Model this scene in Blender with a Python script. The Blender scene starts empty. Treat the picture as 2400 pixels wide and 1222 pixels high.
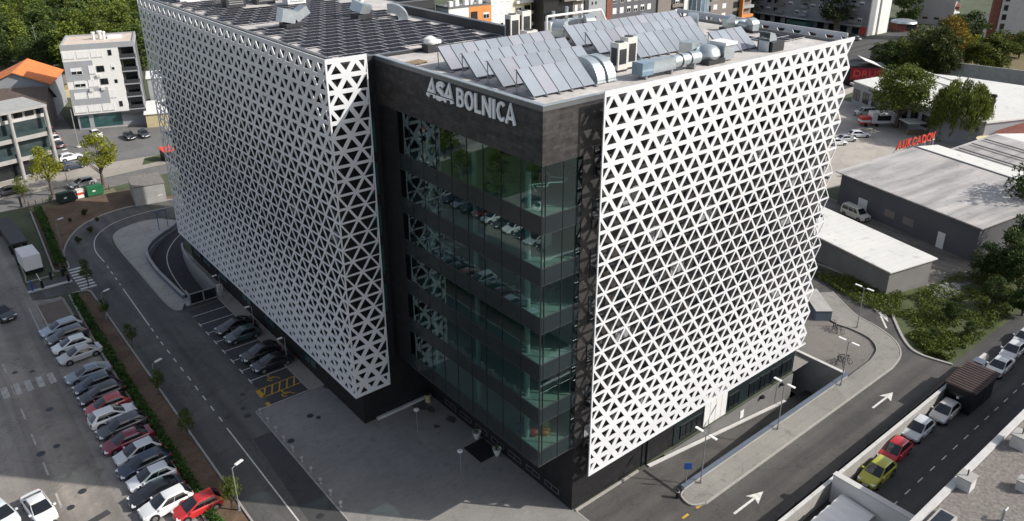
import bpy, bmesh, math, random
from mathutils import Vector, Matrix
from mathutils.geometry import tessellate_polygon
random.seed(7)
R = math.radians
sc = bpy.context.scene
COL = sc.collection

# ------------------------------------------------------------------ survey
# camera solved from the building's edges; ground point of a photo pixel (2400 px wide)
F, PITCH, YAW = 1865.3352, .3941, .8804
CAM = Vector((-38.243, -38.813, 50.657))
PPX, PPY = 1211.95, 500.92
fwd = Vector((math.cos(PITCH)*math.cos(YAW), math.cos(PITCH)*math.sin(YAW), -math.sin(PITCH)))
rgt = Vector((math.sin(YAW), -math.cos(YAW), 0))
upv = rgt.cross(fwd)
def g(px, py, z=0.0):
    d = fwd + rgt*((px-PPX)/F) - upv*((py-PPY)/F)
    t = (z-CAM.z)/d.z
    p = CAM + d*t
    return (p.x, p.y)
def inframe(x, y, z, pad=60):
    d = Vector((x, y, z)) - CAM
    w = d.dot(fwd)
    if w < 1: return False
    px = PPX+F*d.dot(rgt)/w; py = PPY-F*d.dot(upv)/w
    return -pad < px < 2400+pad and -pad < py < 1222+pad

# ------------------------------------------------------------------ materials
MATS = {}
def mat(name, col, rough=.7, var=.12, scale=1.0, metal=0, bump=0, spec=.5, obj_color=False, detail=6, coat=0, col2=None, seam=None):
    if name in MATS: return MATS[name]
    m = bpy.data.materials.new(name); m.use_nodes = True
    nt = m.node_tree; N = nt.nodes; L = nt.links
    b = N['Principled BSDF']
    b.inputs['Roughness'].default_value = rough; b.inputs['Metallic'].default_value = metal
    b.inputs['Specular IOR Level'].default_value = spec
    if coat: b.inputs['Coat Weight'].default_value = coat; b.inputs['Coat Roughness'].default_value = .05
    tc = N.new('ShaderNodeTexCoord'); nz = N.new('ShaderNodeTexNoise')
    nz.inputs['Scale'].default_value = scale; nz.inputs['Detail'].default_value = detail; nz.inputs['Roughness'].default_value = .62
    L.new(tc.outputs['Object'], nz.inputs['Vector'])
    rp = N.new('ShaderNodeValToRGB')
    a = [max(0, c*(1-var)) for c in col]; z = [min(1, c*(1+var)) for c in (col2 or col)]
    rp.color_ramp.elements[0].position = .3; rp.color_ramp.elements[1].position = .7
    rp.color_ramp.elements[0].color = (*a, 1); rp.color_ramp.elements[1].color = (*z, 1)
    L.new(nz.outputs['Fac'], rp.inputs['Fac'])
    out = rp.outputs['Color']
    if obj_color:
        oi = N.new('ShaderNodeObjectInfo'); mx = N.new('ShaderNodeMix'); mx.data_type = 'RGBA'; mx.blend_type = 'MULTIPLY'
        mx.inputs['Factor'].default_value = 1
        L.new(out, mx.inputs['A']); L.new(oi.outputs['Color'], mx.inputs['B']); out = mx.outputs['Result']
    if seam:   # (brick width, row height, mortar, darkness)
        br = N.new('ShaderNodeTexBrick'); br.inputs['Scale'].default_value = 1
        br.inputs['Brick Width'].default_value = seam[0]; br.inputs['Row Height'].default_value = seam[1]
        br.inputs['Mortar Size'].default_value = seam[2]; br.inputs['Mortar Smooth'].default_value = .1
        br.inputs['Color1'].default_value = (1, 1, 1, 1); br.inputs['Color2'].default_value = (seam[4],)*3+(1,)
        br.inputs['Mortar'].default_value = (seam[3],)*3+(1,)
        if len(seam) > 5:
            sep = N.new('ShaderNodeSeparateXYZ'); cmb = N.new('ShaderNodeCombineXYZ'); ad = N.new('ShaderNodeMath'); ad.operation = 'ADD'
            L.new(tc.outputs['Object'], sep.inputs[0]); L.new(sep.outputs['X'], ad.inputs[0]); L.new(sep.outputs['Y'], ad.inputs[1])
            L.new(ad.outputs[0], cmb.inputs['X']); L.new(sep.outputs['Z'], cmb.inputs['Y']); L.new(cmb.outputs[0], br.inputs['Vector'])
        else:
            L.new(tc.outputs['Object'], br.inputs['Vector'])
        mx = N.new('ShaderNodeMix'); mx.data_type = 'RGBA'; mx.blend_type = 'MULTIPLY'; mx.inputs['Factor'].default_value = 1
        L.new(out, mx.inputs['A']); L.new(br.outputs['Color'], mx.inputs['B']); out = mx.outputs['Result']
    L.new(out, b.inputs['Base Color'])
    if bump:
        bp = N.new('ShaderNodeBump'); bp.inputs['Strength'].default_value = bump; bp.inputs['Distance'].default_value = .05
        n2 = N.new('ShaderNodeTexNoise'); n2.inputs['Scale'].default_value = scale*12; n2.inputs['Detail'].default_value = 4
        L.new(tc.outputs['Object'], n2.inputs['Vector']); L.new(n2.outputs['Fac'], bp.inputs['Height']); L.new(bp.outputs[0], b.inputs['Normal'])
    MATS[name] = m
    return m

def ground_mat(name, col, patch, speck=.25, rough=.9, patchscale=.12, streak=None, seam=None, cracks=.5):
    """worn ground: broad patches, fine grain, darker stains, optional tyre-polished streaks along one axis"""
    m = mat(name, col, rough, speck, 9.0, bump=.25, seam=seam, detail=8)
    nt = m.node_tree; N = nt.nodes; L = nt.links; b = N['Principled BSDF']
    src = b.inputs['Base Color'].links[0].from_socket
    tc = [n for n in N if n.type == 'TEX_COORD'][0]
    nz = N.new('ShaderNodeTexNoise'); nz.inputs['Scale'].default_value = patchscale; nz.inputs['Detail'].default_value = 9; nz.inputs['Roughness'].default_value = .7
    nz.inputs['Distortion'].default_value = .6
    L.new(tc.outputs['Object'], nz.inputs['Vector'])
    rp = N.new('ShaderNodeValToRGB'); e = rp.color_ramp.elements
    e[0].position = .32; e[1].position = .68
    e[0].color = (1-patch, 1-patch, 1-patch, 1); e[1].color = (1+patch, 1+patch*.95, 1+patch*.88, 1)
    L.new(nz.outputs['Fac'], rp.inputs['Fac'])
    mx = N.new('ShaderNodeMix'); mx.data_type = 'RGBA'; mx.blend_type = 'MULTIPLY'; mx.inputs['Factor'].default_value = 1
    L.new(src, mx.inputs['A']); L.new(rp.outputs[0], mx.inputs['B']); out = mx.outputs['Result']
    # small stains
    n3 = N.new('ShaderNodeTexNoise'); n3.inputs['Scale'].default_value = .9; n3.inputs['Detail'].default_value = 3
    L.new(tc.outputs['Object'], n3.inputs['Vector'])
    r3 = N.new('ShaderNodeValToRGB'); r3.color_ramp.elements[0].position = .27; r3.color_ramp.elements[1].position = .4
    r3.color_ramp.elements[0].color = (.72, .72, .72, 1); r3.color_ramp.elements[1].color = (1, 1, 1, 1)
    L.new(n3.outputs['Fac'], r3.inputs['Fac'])
    m3 = N.new('ShaderNodeMix'); m3.data_type = 'RGBA'; m3.blend_type = 'MULTIPLY'; m3.inputs['Factor'].default_value = .8
    L.new(out, m3.inputs['A']); L.new(r3.outputs[0], m3.inputs['B']); out = m3.outputs['Result']
    # pale scuffs, patched rectangles and hairline cracks
    n5 = N.new('ShaderNodeTexNoise'); n5.inputs['Scale'].default_value = .42; n5.inputs['Detail'].default_value = 7; n5.inputs['Roughness'].default_value = .75; n5.inputs['Distortion'].default_value = 1.4
    L.new(tc.outputs['Object'], n5.inputs['Vector'])
    r5 = N.new('ShaderNodeValToRGB'); r5.color_ramp.elements[0].position = .56; r5.color_ramp.elements[1].position = .72
    r5.color_ramp.elements[0].color = (1, 1, 1, 1); k5 = 1+patch*1.1; r5.color_ramp.elements[1].color = (k5, k5*.98, k5*.94, 1)
    L.new(n5.outputs['Fac'], r5.inputs['Fac'])
    m5 = N.new('ShaderNodeMix'); m5.data_type = 'RGBA'; m5.blend_type = 'MULTIPLY'; m5.inputs['Factor'].default_value = 1
    L.new(out, m5.inputs['A']); L.new(r5.outputs[0], m5.inputs['B']); out = m5.outputs['Result']
    vo = N.new('ShaderNodeTexVoronoi'); vo.feature = 'DISTANCE_TO_EDGE'; vo.inputs['Scale'].default_value = .16
    wv = N.new('ShaderNodeMix'); wv.data_type = 'RGBA'; wv.blend_type = 'LINEAR_LIGHT'; wv.inputs['Factor'].default_value = 1.1
    L.new(tc.outputs['Object'], wv.inputs['A']); L.new(n3.outputs['Color'], wv.inputs['B']); L.new(wv.outputs['Result'], vo.inputs['Vector'])
    r6 = N.new('ShaderNodeValToRGB'); r6.color_ramp.elements[0].position = .004; r6.color_ramp.elements[1].position = .014
    r6.color_ramp.elements[0].color = (.62, .62, .62, 1); r6.color_ramp.elements[1].color = (1, 1, 1, 1)
    L.new(vo.outputs['Distance'], r6.inputs['Fac'])
    m6 = N.new('ShaderNodeMix'); m6.data_type = 'RGBA'; m6.blend_type = 'MULTIPLY'; m6.inputs['Factor'].default_value = cracks
    L.new(out, m6.inputs['A']); L.new(r6.outputs[0], m6.inputs['B']); out = m6.outputs['Result']
    if streak:
        mp = N.new('ShaderNodeMapping'); s = (.02, .55, 1) if streak == 'x' else (.55, .02, 1)
        mp.inputs['Scale'].default_value = s
        n4 = N.new('ShaderNodeTexNoise'); n4.inputs['Scale'].default_value = 1; n4.inputs['Detail'].default_value = 4
        L.new(tc.outputs['Object'], mp.inputs['Vector']); L.new(mp.outputs[0], n4.inputs['Vector'])
        r4 = N.new('ShaderNodeValToRGB'); r4.color_ramp.elements[0].position = .35; r4.color_ramp.elements[1].position = .65
        r4.color_ramp.elements[0].color = (.72, .72, .72, 1); r4.color_ramp.elements[1].color = (1.22, 1.2, 1.17, 1)
        L.new(n4.outputs['Fac'], r4.inputs['Fac'])
        m4 = N.new('ShaderNodeMix'); m4.data_type = 'RGBA'; m4.blend_type = 'MULTIPLY'; m4.inputs['Factor'].default_value = 1
        L.new(out, m4.inputs['A']); L.new(r4.outputs[0], m4.inputs['B']); out = m4.outputs['Result']
    L.new(out, b.inputs['Base Color'])
    return m

def leaf_mat(name, dark, light, trans=.25):
    m = bpy.data.materials.new(name); m.use_nodes = True
    nt = m.node_tree; N = nt.nodes; L = nt.links; b = N['Principled BSDF']; b.inputs['Roughness'].default_value = .65
    b.inputs['Specular IOR Level'].default_value = .25
    ge = N.new('ShaderNodeNewGeometry'); rp = N.new('ShaderNodeValToRGB')
    rp.color_ramp.elements[0].color = (*dark, 1); rp.color_ramp.elements[1].color = (*light, 1)
    L.new(ge.outputs['Random Per Island'], rp.inputs['Fac'])
    oi = N.new('ShaderNodeObjectInfo'); mx = N.new('ShaderNodeMix'); mx.data_type = 'RGBA'; mx.blend_type = 'MULTIPLY'; mx.inputs['Factor'].default_value = 1
    L.new(rp.outputs[0], mx.inputs['A']); L.new(oi.outputs['Color'], mx.inputs['B'])
    L.new(mx.outputs['Result'], b.inputs['Base Color'])
    tr = N.new('ShaderNodeBsdfTranslucent'); L.new(mx.outputs['Result'], tr.inputs['Color'])
    ms = N.new('ShaderNodeMixShader'); ms.inputs[0].default_value = trans
    L.new(b.outputs[0], ms.inputs[1]); L.new(tr.outputs[0], ms.inputs[2]); L.new(ms.outputs[0], N['Material Output'].inputs['Surface'])
    MATS[name] = m
    return m

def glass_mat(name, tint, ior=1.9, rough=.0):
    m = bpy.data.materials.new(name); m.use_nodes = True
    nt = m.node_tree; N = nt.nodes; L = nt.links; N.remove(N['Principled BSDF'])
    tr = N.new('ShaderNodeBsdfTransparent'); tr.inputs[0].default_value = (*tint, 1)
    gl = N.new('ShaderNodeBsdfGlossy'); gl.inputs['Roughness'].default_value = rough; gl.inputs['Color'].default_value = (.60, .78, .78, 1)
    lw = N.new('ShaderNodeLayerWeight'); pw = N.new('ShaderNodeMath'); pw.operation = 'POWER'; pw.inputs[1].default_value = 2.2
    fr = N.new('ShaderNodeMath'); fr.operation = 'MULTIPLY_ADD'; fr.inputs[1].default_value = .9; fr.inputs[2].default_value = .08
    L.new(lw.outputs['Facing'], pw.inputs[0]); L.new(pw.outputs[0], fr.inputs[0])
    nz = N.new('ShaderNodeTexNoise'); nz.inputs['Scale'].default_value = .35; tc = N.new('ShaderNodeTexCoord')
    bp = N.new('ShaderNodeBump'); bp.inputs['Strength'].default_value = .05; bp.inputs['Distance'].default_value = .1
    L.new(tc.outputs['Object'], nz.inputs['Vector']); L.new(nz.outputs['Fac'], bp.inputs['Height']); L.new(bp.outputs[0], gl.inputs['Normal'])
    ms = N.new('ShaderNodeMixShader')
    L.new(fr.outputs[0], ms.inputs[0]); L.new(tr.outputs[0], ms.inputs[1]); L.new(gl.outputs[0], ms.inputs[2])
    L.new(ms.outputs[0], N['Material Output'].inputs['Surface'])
    MATS[name] = m
    return m

M = dict(
 road=ground_mat('road_asphalt', (.108, .106, .102), .28, streak='y'),
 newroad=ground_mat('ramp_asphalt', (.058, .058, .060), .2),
 loop=ground_mat('loop_asphalt', (.078, .075, .071), .22, streak='x'),
 street=ground_mat('street_asphalt', (.07, .07, .07), .2, streak='x'),
 lot=ground_mat('parking_asphalt', (.265, .248, .228), .22, streak='y'),
 plaza=ground_mat('plaza_paving', (.255, .245, .23), .16, speck=.12, seam=(.6, .3, .012, .8, .9), cracks=.12),
 conc=ground_mat('concrete_paving', (.40, .38, .34), .14, speck=.14, seam=(2.4, 2.0, .02, .75, .96)),
 wetstain=mat('damp_paving', (.085, .083, .082), .5, .2, 2),
 parapetw=mat('roof_parapet_render', (.52, .51, .50), .85, .12, .8),
 walk=ground_mat('walkway_slabs', (.25, .24, .215), .16, speck=.16, seam=(2.4, 2.0, .02, .75, .95)),
 yardg=ground_mat('yard_hardstanding', (.42, .385, .34), .18),
 basew=mat('basement_concrete', (.17, .168, .162), .85, .14, .8, bump=.2),
 wayside=ground_mat('yard_paving', (.34, .31, .27), .2),
 earth=ground_mat('bare_earth', (.135, .088, .058), .35, speck=.5, patchscale=.3, cracks=0),
 gravel=ground_mat('gravel_bed', (.17, .155, .14), .16, speck=.55, cracks=0),
 grass=ground_mat('short_grass', (.055, .075, .025), .35, speck=.5, patchscale=.2, cracks=0),
 scrub=ground_mat('scrub_ground', (.060, .075, .026), .4, speck=.5, patchscale=.25, cracks=0),
 terrain=ground_mat('terrain_cover', (.07, .085, .045), .35, speck=.4, patchscale=.06, cracks=0),
 kerb=mat('kerb_stone', (.36, .34, .31), .85, .15, 3, bump=.2),
 concw=mat('cast_concrete', (.36, .35, .33), .85, .14, .8, bump=.2),
 concl=mat('pale_concrete', (.55, .54, .52), .8, .1, .6, bump=.15),
 paint=mat('white_road_paint', (.62, .60, .56), .7, .28, 3),
 fpaint=mat('faded_road_paint', (.42, .40, .37), .8, .35, 2),
 ypaint=mat('yellow_road_paint', (.52, .30, .03), .7, .25, 3),
 stone=mat('dark_stone_cladding', (.060, .056, .055), .6, .38, 1.6, bump=.4, spec=.3, seam=(1.2, .3, .012, .5, .58, 'w')),
 plinth=mat('plinth_stone', (.020, .0195, .021), .6, .3, 1.5, spec=.3, bump=.2, seam=(1.2, .3, .01, .6, .75, 'w')),
 screen=mat('white_coated_metal', (.73, .732, .745), .40, .05, .5, seam=(5.4, 2.66, .012, .82, .93, 'w')),
 screenb=mat('grey_coated_metal', (.44, .45, .48), .45, .05, .4),
 coping=mat('coping_metal', (.16, .165, .17), .4, .1, 1, metal=.3),
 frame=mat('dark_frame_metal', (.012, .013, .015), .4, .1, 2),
 spand=mat('spandrel_glass', (.019, .027, .029), .22, .12, .3, spec=.35),
 wglass=mat('window_glass', (.012, .016, .019), .06, .4, .6, spec=.9),
 roof=ground_mat('roof_membrane', (.52, .49, .46), .20, speck=.10, patchscale=.4, cracks=0),
 roofg=mat('roof_gravel', (.215, .195, .178), .95, .42, 4.5, bump=.8, detail=10),
 pv=mat('photovoltaic_cells', (.016, .015, .021), .6, .2, 2, spec=.12),
 pvf=mat('panel_frame', (.60, .60, .61), .5, .05, 1),
 coll=mat('collector_glass', (.250, .280, .318), .34, .08, .5, spec=.5, coat=.15, obj_color=True),
 galv=mat('galvanised_duct', (.50, .55, .57), .38, .12, 1.5, metal=.65),
 acw=mat('ac_casing', (.66, .64, .60), .5, .06, 1),
 black=mat('black_rubber', (.010, .010, .011), .8, .1, 2),
 dgrey=mat('dark_grey_metal', (.035, .036, .04), .5, .1, 1),
 white=mat('white_paint', (.78, .77, .75), .5, .04, 1),
 letter=mat('sign_letter', (.86, .87, .88), .4, .03, 1),
 intf=mat('interior_floor', (.46, .50, .44), .5, .08, .6),
 intw=mat('interior_wall', (.20, .26, .24), .8, .1, .3),
 intc=mat('interior_ceiling', (.25, .27, .26), .8, .1, .4),
 paintcar=mat('car_paint', (1, 1, 1), .28, .02, 1, obj_color=True, coat=.8),
 carglass=mat('car_glass', (.010, .012, .015), .05, .2, 1, spec=.9),
 rim=mat('wheel_rim', (.36, .36, .37), .35, .1, 1, metal=.8),
 lampw=mat('lamp_glass', (.75, .76, .78), .15, .05, 1),
 lampr=mat('tail_lamp_glass', (.35, .01, .01), .2, .1, 1),
 pole=mat('galvanised_pole', (.34, .35, .36), .5, .08, 1, metal=.5),
 bark=mat('tree_bark', (.11, .085, .065), .9, .3, 4, bump=.4),
 red=mat('red_paint', (.62, .07, .04), .5, .1, 1),
 tile=mat('orange_roof_tile', (.80, .24, .07), .8, .18, .8, seam=(.35, .4, .03, .72, .86)),
 brownroof=mat('brown_roof_sheet', (.11, .082, .070), .75, .2, .8, seam=(.9, 4, .03, .7, .9)),
 rust=mat('rusty_brown_roof', (.060, .036, .032), .8, .3, .7),
 sheetroof=ground_mat('pale_roof_sheet', (.45, .43, .415), .10, speck=.06, rough=.6, streak='x', seam=(30, .55, .03, .80, .97), cracks=0),
 whiteroof=ground_mat('white_roof_sheet', (.68, .67, .63), .07, speck=.05, rough=.6, seam=(30, 1.1, .04, .86, .98), cracks=0),
 brick=mat('red_brick', (.24, .085, .06), .85, .25, 1.5, seam=(.5, .2, .015, .8, .85, 'w')),
 plasterw=mat('white_plaster', (.74, .73, .70), .85, .05, .3),
 plasterg=mat('grey_plaster', (.33, .34, .36), .85, .08, .3),
 plasterd=mat('dark_plaster', (.105, .105, .115), .8, .1, .3),
 plastero=mat('orange_plaster', (.66, .25, .07), .8, .07, .4),
 plastery=mat('yellow_plaster', (.72, .60, .36), .85, .07, .4),
 plasterb=mat('brown_plaster', (.22, .19, .17), .85, .1, .4),
 oldpanel=mat('weathered_panel', (.30, .30, .31), .9, .2, .35, seam=(3.0, 2.9, .03, .65, .85, 'w')),
 tanwall=mat('tan_plaster', (.50, .42, .24), .9, .12, .5),
 offglass=mat('office_glazing', (.045, .066, .070), .18, .35, .5, spec=.7),
 teal=mat('teal_glazing', (.03, .085, .085), .15, .35, .5, spec=.8),
 blueglass=mat('blue_curtain_glass', (.20, .28, .35), .12, .25, .4, spec=.9),
 greenbin=mat('green_plastic', (.02, .13, .055), .5, .1, 1),
 darkbin=mat('dark_green_plastic', (.015, .035, .03), .5, .1, 1),
 bluesign=mat('blue_sign', (.02, .09, .33), .4, .05, 1),
 bluepost=mat('blue_steel', (.05, .12, .26), .5, .1, 1),
 bluewall=mat('blue_grey_wall', (.10, .125, .165), .7, .12, .6),
 wood=mat('weathered_timber', (.26, .19, .12), .85, .2, 2),
 pipe=mat('copper_tube', (.22, .12, .08), .5, .2, 1),
)
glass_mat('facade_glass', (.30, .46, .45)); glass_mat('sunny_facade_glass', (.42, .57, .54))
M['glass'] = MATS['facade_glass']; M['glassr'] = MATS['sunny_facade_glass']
LEAF = leaf_mat('leaves_green', (.023, .039, .014), (.088, .120, .034))
WILLOWL = leaf_mat('leaves_willow', (.030, .048, .010), (.14, .17, .045), .3)
IVY = leaf_mat('leaves_hedge', (.016, .045, .008), (.08, .16, .03))

# ------------------------------------------------------------------ mesh builder
class MB:
    def __init__(s): s.v = []; s.f = []; s.m = []
    def face(s, pts, m=0):
        n = len(s.v); s.v.extend(tuple(p) for p in pts); s.f.append(tuple(range(n, n+len(pts)))); s.m.append(m)
        return s
    def box(s, x0, y0, z0, x1, y1, z1, m=0):
        n = len(s.v)
        s.v += [(x0,y0,z0),(x1,y0,z0),(x1,y1,z0),(x0,y1,z0),(x0,y0,z1),(x1,y0,z1),(x1,y1,z1),(x0,y1,z1)]
        for q in ((0,3,2,1),(4,5,6,7),(0,1,5,4),(1,2,6,5),(2,3,7,6),(3,0,4,7)):
            s.f.append(tuple(n+i for i in q)); s.m.append(m)
        return s
    def obox(s, c, size, rz=0, m=0, rx=0, ry=0):
        n = len(s.v); mt = Matrix.Rotation(rz,3,'Z') @ Matrix.Rotation(ry,3,'Y') @ Matrix.Rotation(rx,3,'X')
        a, b, d = [q/2 for q in size]
        for p in ((-a,-b,-d),(a,-b,-d),(a,b,-d),(-a,b,-d),(-a,-b,d),(a,-b,d),(a,b,d),(-a,b,d)):
            s.v.append(tuple(Vector(c)+mt@Vector(p)))
        for q in ((0,3,2,1),(4,5,6,7),(0,1,5,4),(1,2,6,5),(2,3,7,6),(3,0,4,7)):
            s.f.append(tuple(n+i for i in q)); s.m.append(m)
        return s
    def prism(s, poly, z0, z1, m=0, mtop=None, bottom=True):
        a = sum(poly[i][0]*poly[(i+1)%len(poly)][1]-poly[(i+1)%len(poly)][0]*poly[i][1] for i in range(len(poly)))
        if a < 0: poly = poly[::-1]
        n = len(s.v); k = len(poly)
        s.v += [(p[0], p[1], z0) for p in poly]+[(p[0], p[1], z1) for p in poly]
        for i in range(k):
            j = (i+1) % k; s.f.append((n+i, n+j, n+k+j, n+k+i)); s.m.append(m)
        for tri in tessellate_polygon([[Vector((p[0], p[1], 0)) for p in poly]]):
            t = [Vector((*poly[i], 0)) for i in tri]
            if (t[1]-t[0]).cross(t[2]-t[0]).z < 0: tri = tri[::-1]
            s.f.append(tuple(n+k+i for i in tri)); s.m.append(m if mtop is None else mtop)
            if bottom: s.f.append(tuple(n+i for i in tri[::-1])); s.m.append(m)
        return s
    def tube(s, p0, p1, r0, r1=None, n=8, m=0, caps=True):
        r1 = r0 if r1 is None else r1
        p0 = Vector(p0); p1 = Vector(p1); d = (p1-p0).normalized()
        a = d.orthogonal().normalized(); b = d.cross(a); k = len(s.v)
        for p, r in ((p0, r0), (p1, r1)):
            for i in range(n):
                t = 2*math.pi*i/n; s.v.append(tuple(p+a*(r*math.cos(t))+b*(r*math.sin(t))))
        for i in range(n):
            j = (i+1) % n; s.f.append((k+i, k+j, k+n+j, k+n+i)); s.m.append(m)
        if caps:
            s.f.append(tuple(range(k+n-1, k-1, -1))); s.m.append(m); s.f.append(tuple(range(k+n, k+2*n))); s.m.append(m)
        return s
    def pathtube(s, pts, r, n=8, m=0):
        for a, b in zip(pts[:-1], pts[1:]): s.tube(a, b, r, r, n, m)
        return s
    def lathe(s, prof, c=(0,0,0), n=14, m=0):
        k = len(s.v)
        for r, z in prof:
            for i in range(n):
                t = 2*math.pi*i/n; s.v.append((c[0]+r*math.cos(t), c[1]+r*math.sin(t), c[2]+z))
        for q in range(len(prof)-1):
            for i in range(n):
                j = (i+1) % n; s.f.append((k+q*n+i, k+q*n+j, k+(q+1)*n+j, k+(q+1)*n+i)); s.m.append(m)
        s.f.append(tuple(range(k+n-1, k-1, -1))); s.m.append(m)
        e = k+(len(prof)-1)*n; s.f.append(tuple(range(e, e+n))); s.m.append(m)
        return s
    def torus(s, c, R_, r, axis='y', n=16, k=6, m=0):
        b = len(s.v)
        for i in range(n):
            t = 2*math.pi*i/n
            for j in range(k):
                u = 2*math.pi*j/k; a = R_+r*math.cos(u)
                p = (a*math.cos(t), r*math.sin(u), a*math.sin(t)) if axis == 'y' else (a*math.cos(t), a*math.sin(t), r*math.sin(u))
                s.v.append((c[0]+p[0], c[1]+p[1], c[2]+p[2]))
        for i in range(n):
            for j in range(k):
                s.f.append((b+i*k+j, b+((i+1)%n)*k+j, b+((i+1)%n)*k+(j+1)%k, b+i*k+(j+1)%k)); s.m.append(m)
        return s
    def mesh(s, name, mats, smooth=False, sharp=.6):
        me = bpy.data.meshes.new(name); me.from_pydata(s.v, [], s.f); me.validate()
        if not isinstance(mats, (list, tuple)): mats = [mats]
        for q in mats: me.materials.append(q)
        if len(mats) > 1 and len(me.polygons) == len(s.m): me.polygons.foreach_set('material_index', s.m)
        if smooth:
            me.polygons.foreach_set('use_smooth', [True]*len(me.polygons)); me.set_sharp_from_angle(angle=sharp)
        me.update()
        return me
    def build(s, name, mats, parent=None, smooth=False, loc=None, rz=0, sharp=.6):
        return put(s.mesh(name, mats, smooth, sharp), name, parent, loc, rz)

def put(me, name, parent=None, loc=None, rz=0):
    o = bpy.data.objects.new(name, me); COL.objects.link(o)
    if parent: o.parent = parent
    if loc: o.location = loc
    if rz: o.rotation_euler.z = rz
    return o
def tag(o, label, cat, group=None):
    o['label'] = label; o['category'] = cat
    if group: o['group'] = group
    return o
def thing(name, label, cat, loc=(0,0,0), rz=0, group=None):
    o = bpy.data.objects.new(name, None); COL.objects.link(o); o.location = loc; o.rotation_euler.z = rz
    o.empty_display_size = .5
    return tag(o, label, cat, group)
def struct(o): o['kind'] = 'structure'; return o
def kids(o): return [c for c in bpy.data.objects if c.parent == o]
_tree = {}
def copy_tree(o, parent=None):
    c = o.copy(); COL.objects.link(c); c.parent = parent
    if o not in _tree: _tree[o] = list(o.children)
    for ch in _tree[o]: copy_tree(ch, c)
    return c
def dup(proto, label, loc, rz=0, group=None, scale=None, color=None):
    o = copy_tree(proto); o.location = loc; o.rotation_euler.z = rz; o['label'] = label
    if group: o['group'] = group
    if scale: o.scale = (scale,)*3 if isinstance(scale, (int, float)) else scale
    if color:
        for c in o.children: c.color = (*color, 1)
    return o

def sheet(name, poly, z, m, holes=()):
    loops = [[Vector((p[0], p[1], z)) for p in poly]]+[[Vector((p[0], p[1], z)) for p in h] for h in holes]
    flat = [p for l in loops for p in l]; mb = MB(); mb.v = [tuple(p) for p in flat]
    for t in tessellate_polygon(loops):
        a, b, c = [flat[i] for i in t]
        if (b-a).cross(c-a).z < 0: t = t[::-1]
        mb.f.append(tuple(t)); mb.m.append(0)
    return struct(mb.build(name, m))
def curve(pts, n=6, closed=False):
    out = []; k = len(pts)
    for i in range(k if closed else k-1):
        if closed: p = [pts[(i+j-1) % k] for j in range(4)]
        else: p = [pts[max(0, min(k-1, i+j-1))] for j in range(4)]
        for q in range(n):
            t = q/n
            out.append(tuple(.5*((2*p[1][a])+(-p[0][a]+p[2][a])*t+(2*p[0][a]-5*p[1][a]+4*p[2][a]-p[3][a])*t*t+(-p[0][a]+3*p[1][a]-3*p[2][a]+p[3][a])*t**3) for a in range(len(pts[0]))))
    if not closed: out.append(tuple(pts[-1]))
    return out
def offset(path, d):
    out = []
    for i, p in enumerate(path):
        a = Vector(path[max(0, i-1)][:2]); b = Vector(path[min(len(path)-1, i+1)][:2]); t = (b-a).normalized()
        out.append((p[0]-t.y*d, p[1]+t.x*d))
    return out
def ribbon(mb, path, w, z0, z1, m=0):
    a = offset(path, w/2); b = offset(path, -w/2)
    for i in range(len(path)-1):
        q = [a[i], b[i], b[i+1], a[i+1]]
        n = len(mb.v); mb.v += [(p[0], p[1], z0) for p in q]+[(p[0], p[1], z1) for p in q]
        for f in ((4,5,6,7), (0,4,7,3), (1,2,6,5)): mb.f.append(tuple(n+j for j in f)); mb.m.append(m)
        if i == 0: mb.f.append((n, n+1, n+5, n+4)); mb.m.append(m)
        if i == len(path)-2: mb.f.append((n+2, n+3, n+7, n+6)); mb.m.append(m)
    return mb
def strip(mb, path, w, z, m=0):
    a = offset(path, w/2); b = offset(path, -w/2)
    for i in range(len(path)-1): mb.face([(*a[i], z), (*b[i], z), (*b[i+1], z), (*a[i+1], z)], m)
    return mb
def dashes(mb, p0, p1, on, off, w, z):
    p0 = Vector(p0); p1 = Vector(p1); L_ = (p1-p0).length; d = (p1-p0)/L_; t = 0
    while t < L_:
        strip(mb, [tuple(p0+d*t), tuple(p0+d*min(L_, t+on))], w, z); t += on+off
def text_mesh(ch, size, depth, m, bold=0, shear=0):
    c = bpy.data.curves.new('glyph', 'FONT'); c.body = ch; c.size = size; c.extrude = depth/2; c.offset = bold; c.shear = shear
    o = bpy.data.objects.new('glyph', c); COL.objects.link(o)
    dg = bpy.context.evaluated_depsgraph_get(); me = bpy.data.meshes.new_from_object(o.evaluated_get(dg))
    bpy.data.objects.remove(o); bpy.data.curves.remove(c)
    me.materials.clear(); me.materials.append(m)
    return me
# ================================================================== GROUND
lane_o = curve([(-4.6, 89.0), (-6.6, 85.0), (-9.2, 82.8), (-11.6, 80.2), (-13.1, 77.0), (-13.7, 71.0), (-13.6, 65.0), (-13.4, 60.0)], 5)
lane_i = curve([(-2.4, 84.5), (-4.6, 81.6), (-6.4, 79.6), (-7.6, 77.6), (-8.2, 74.6), (-8.5, 71.0), (-8.5, 65.0), (-8.5, 60.0)], 5)
left_hole = lane_o+lane_i[::-1]
RX0, RX1, RY0, RY1 = 9.4, 37.3, -4.4, -.25
right_hole = [(RX0, RY0), (RX1, RY0), (RX1, RY1), (RX0, RY1)]
G0 = 900
gnd = sheet('ground', [(-G0, -G0), (G0, -G0), (G0, G0+300), (-G0, G0+300)], -.012, M['terrain'], [left_hole, right_hole])

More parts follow.
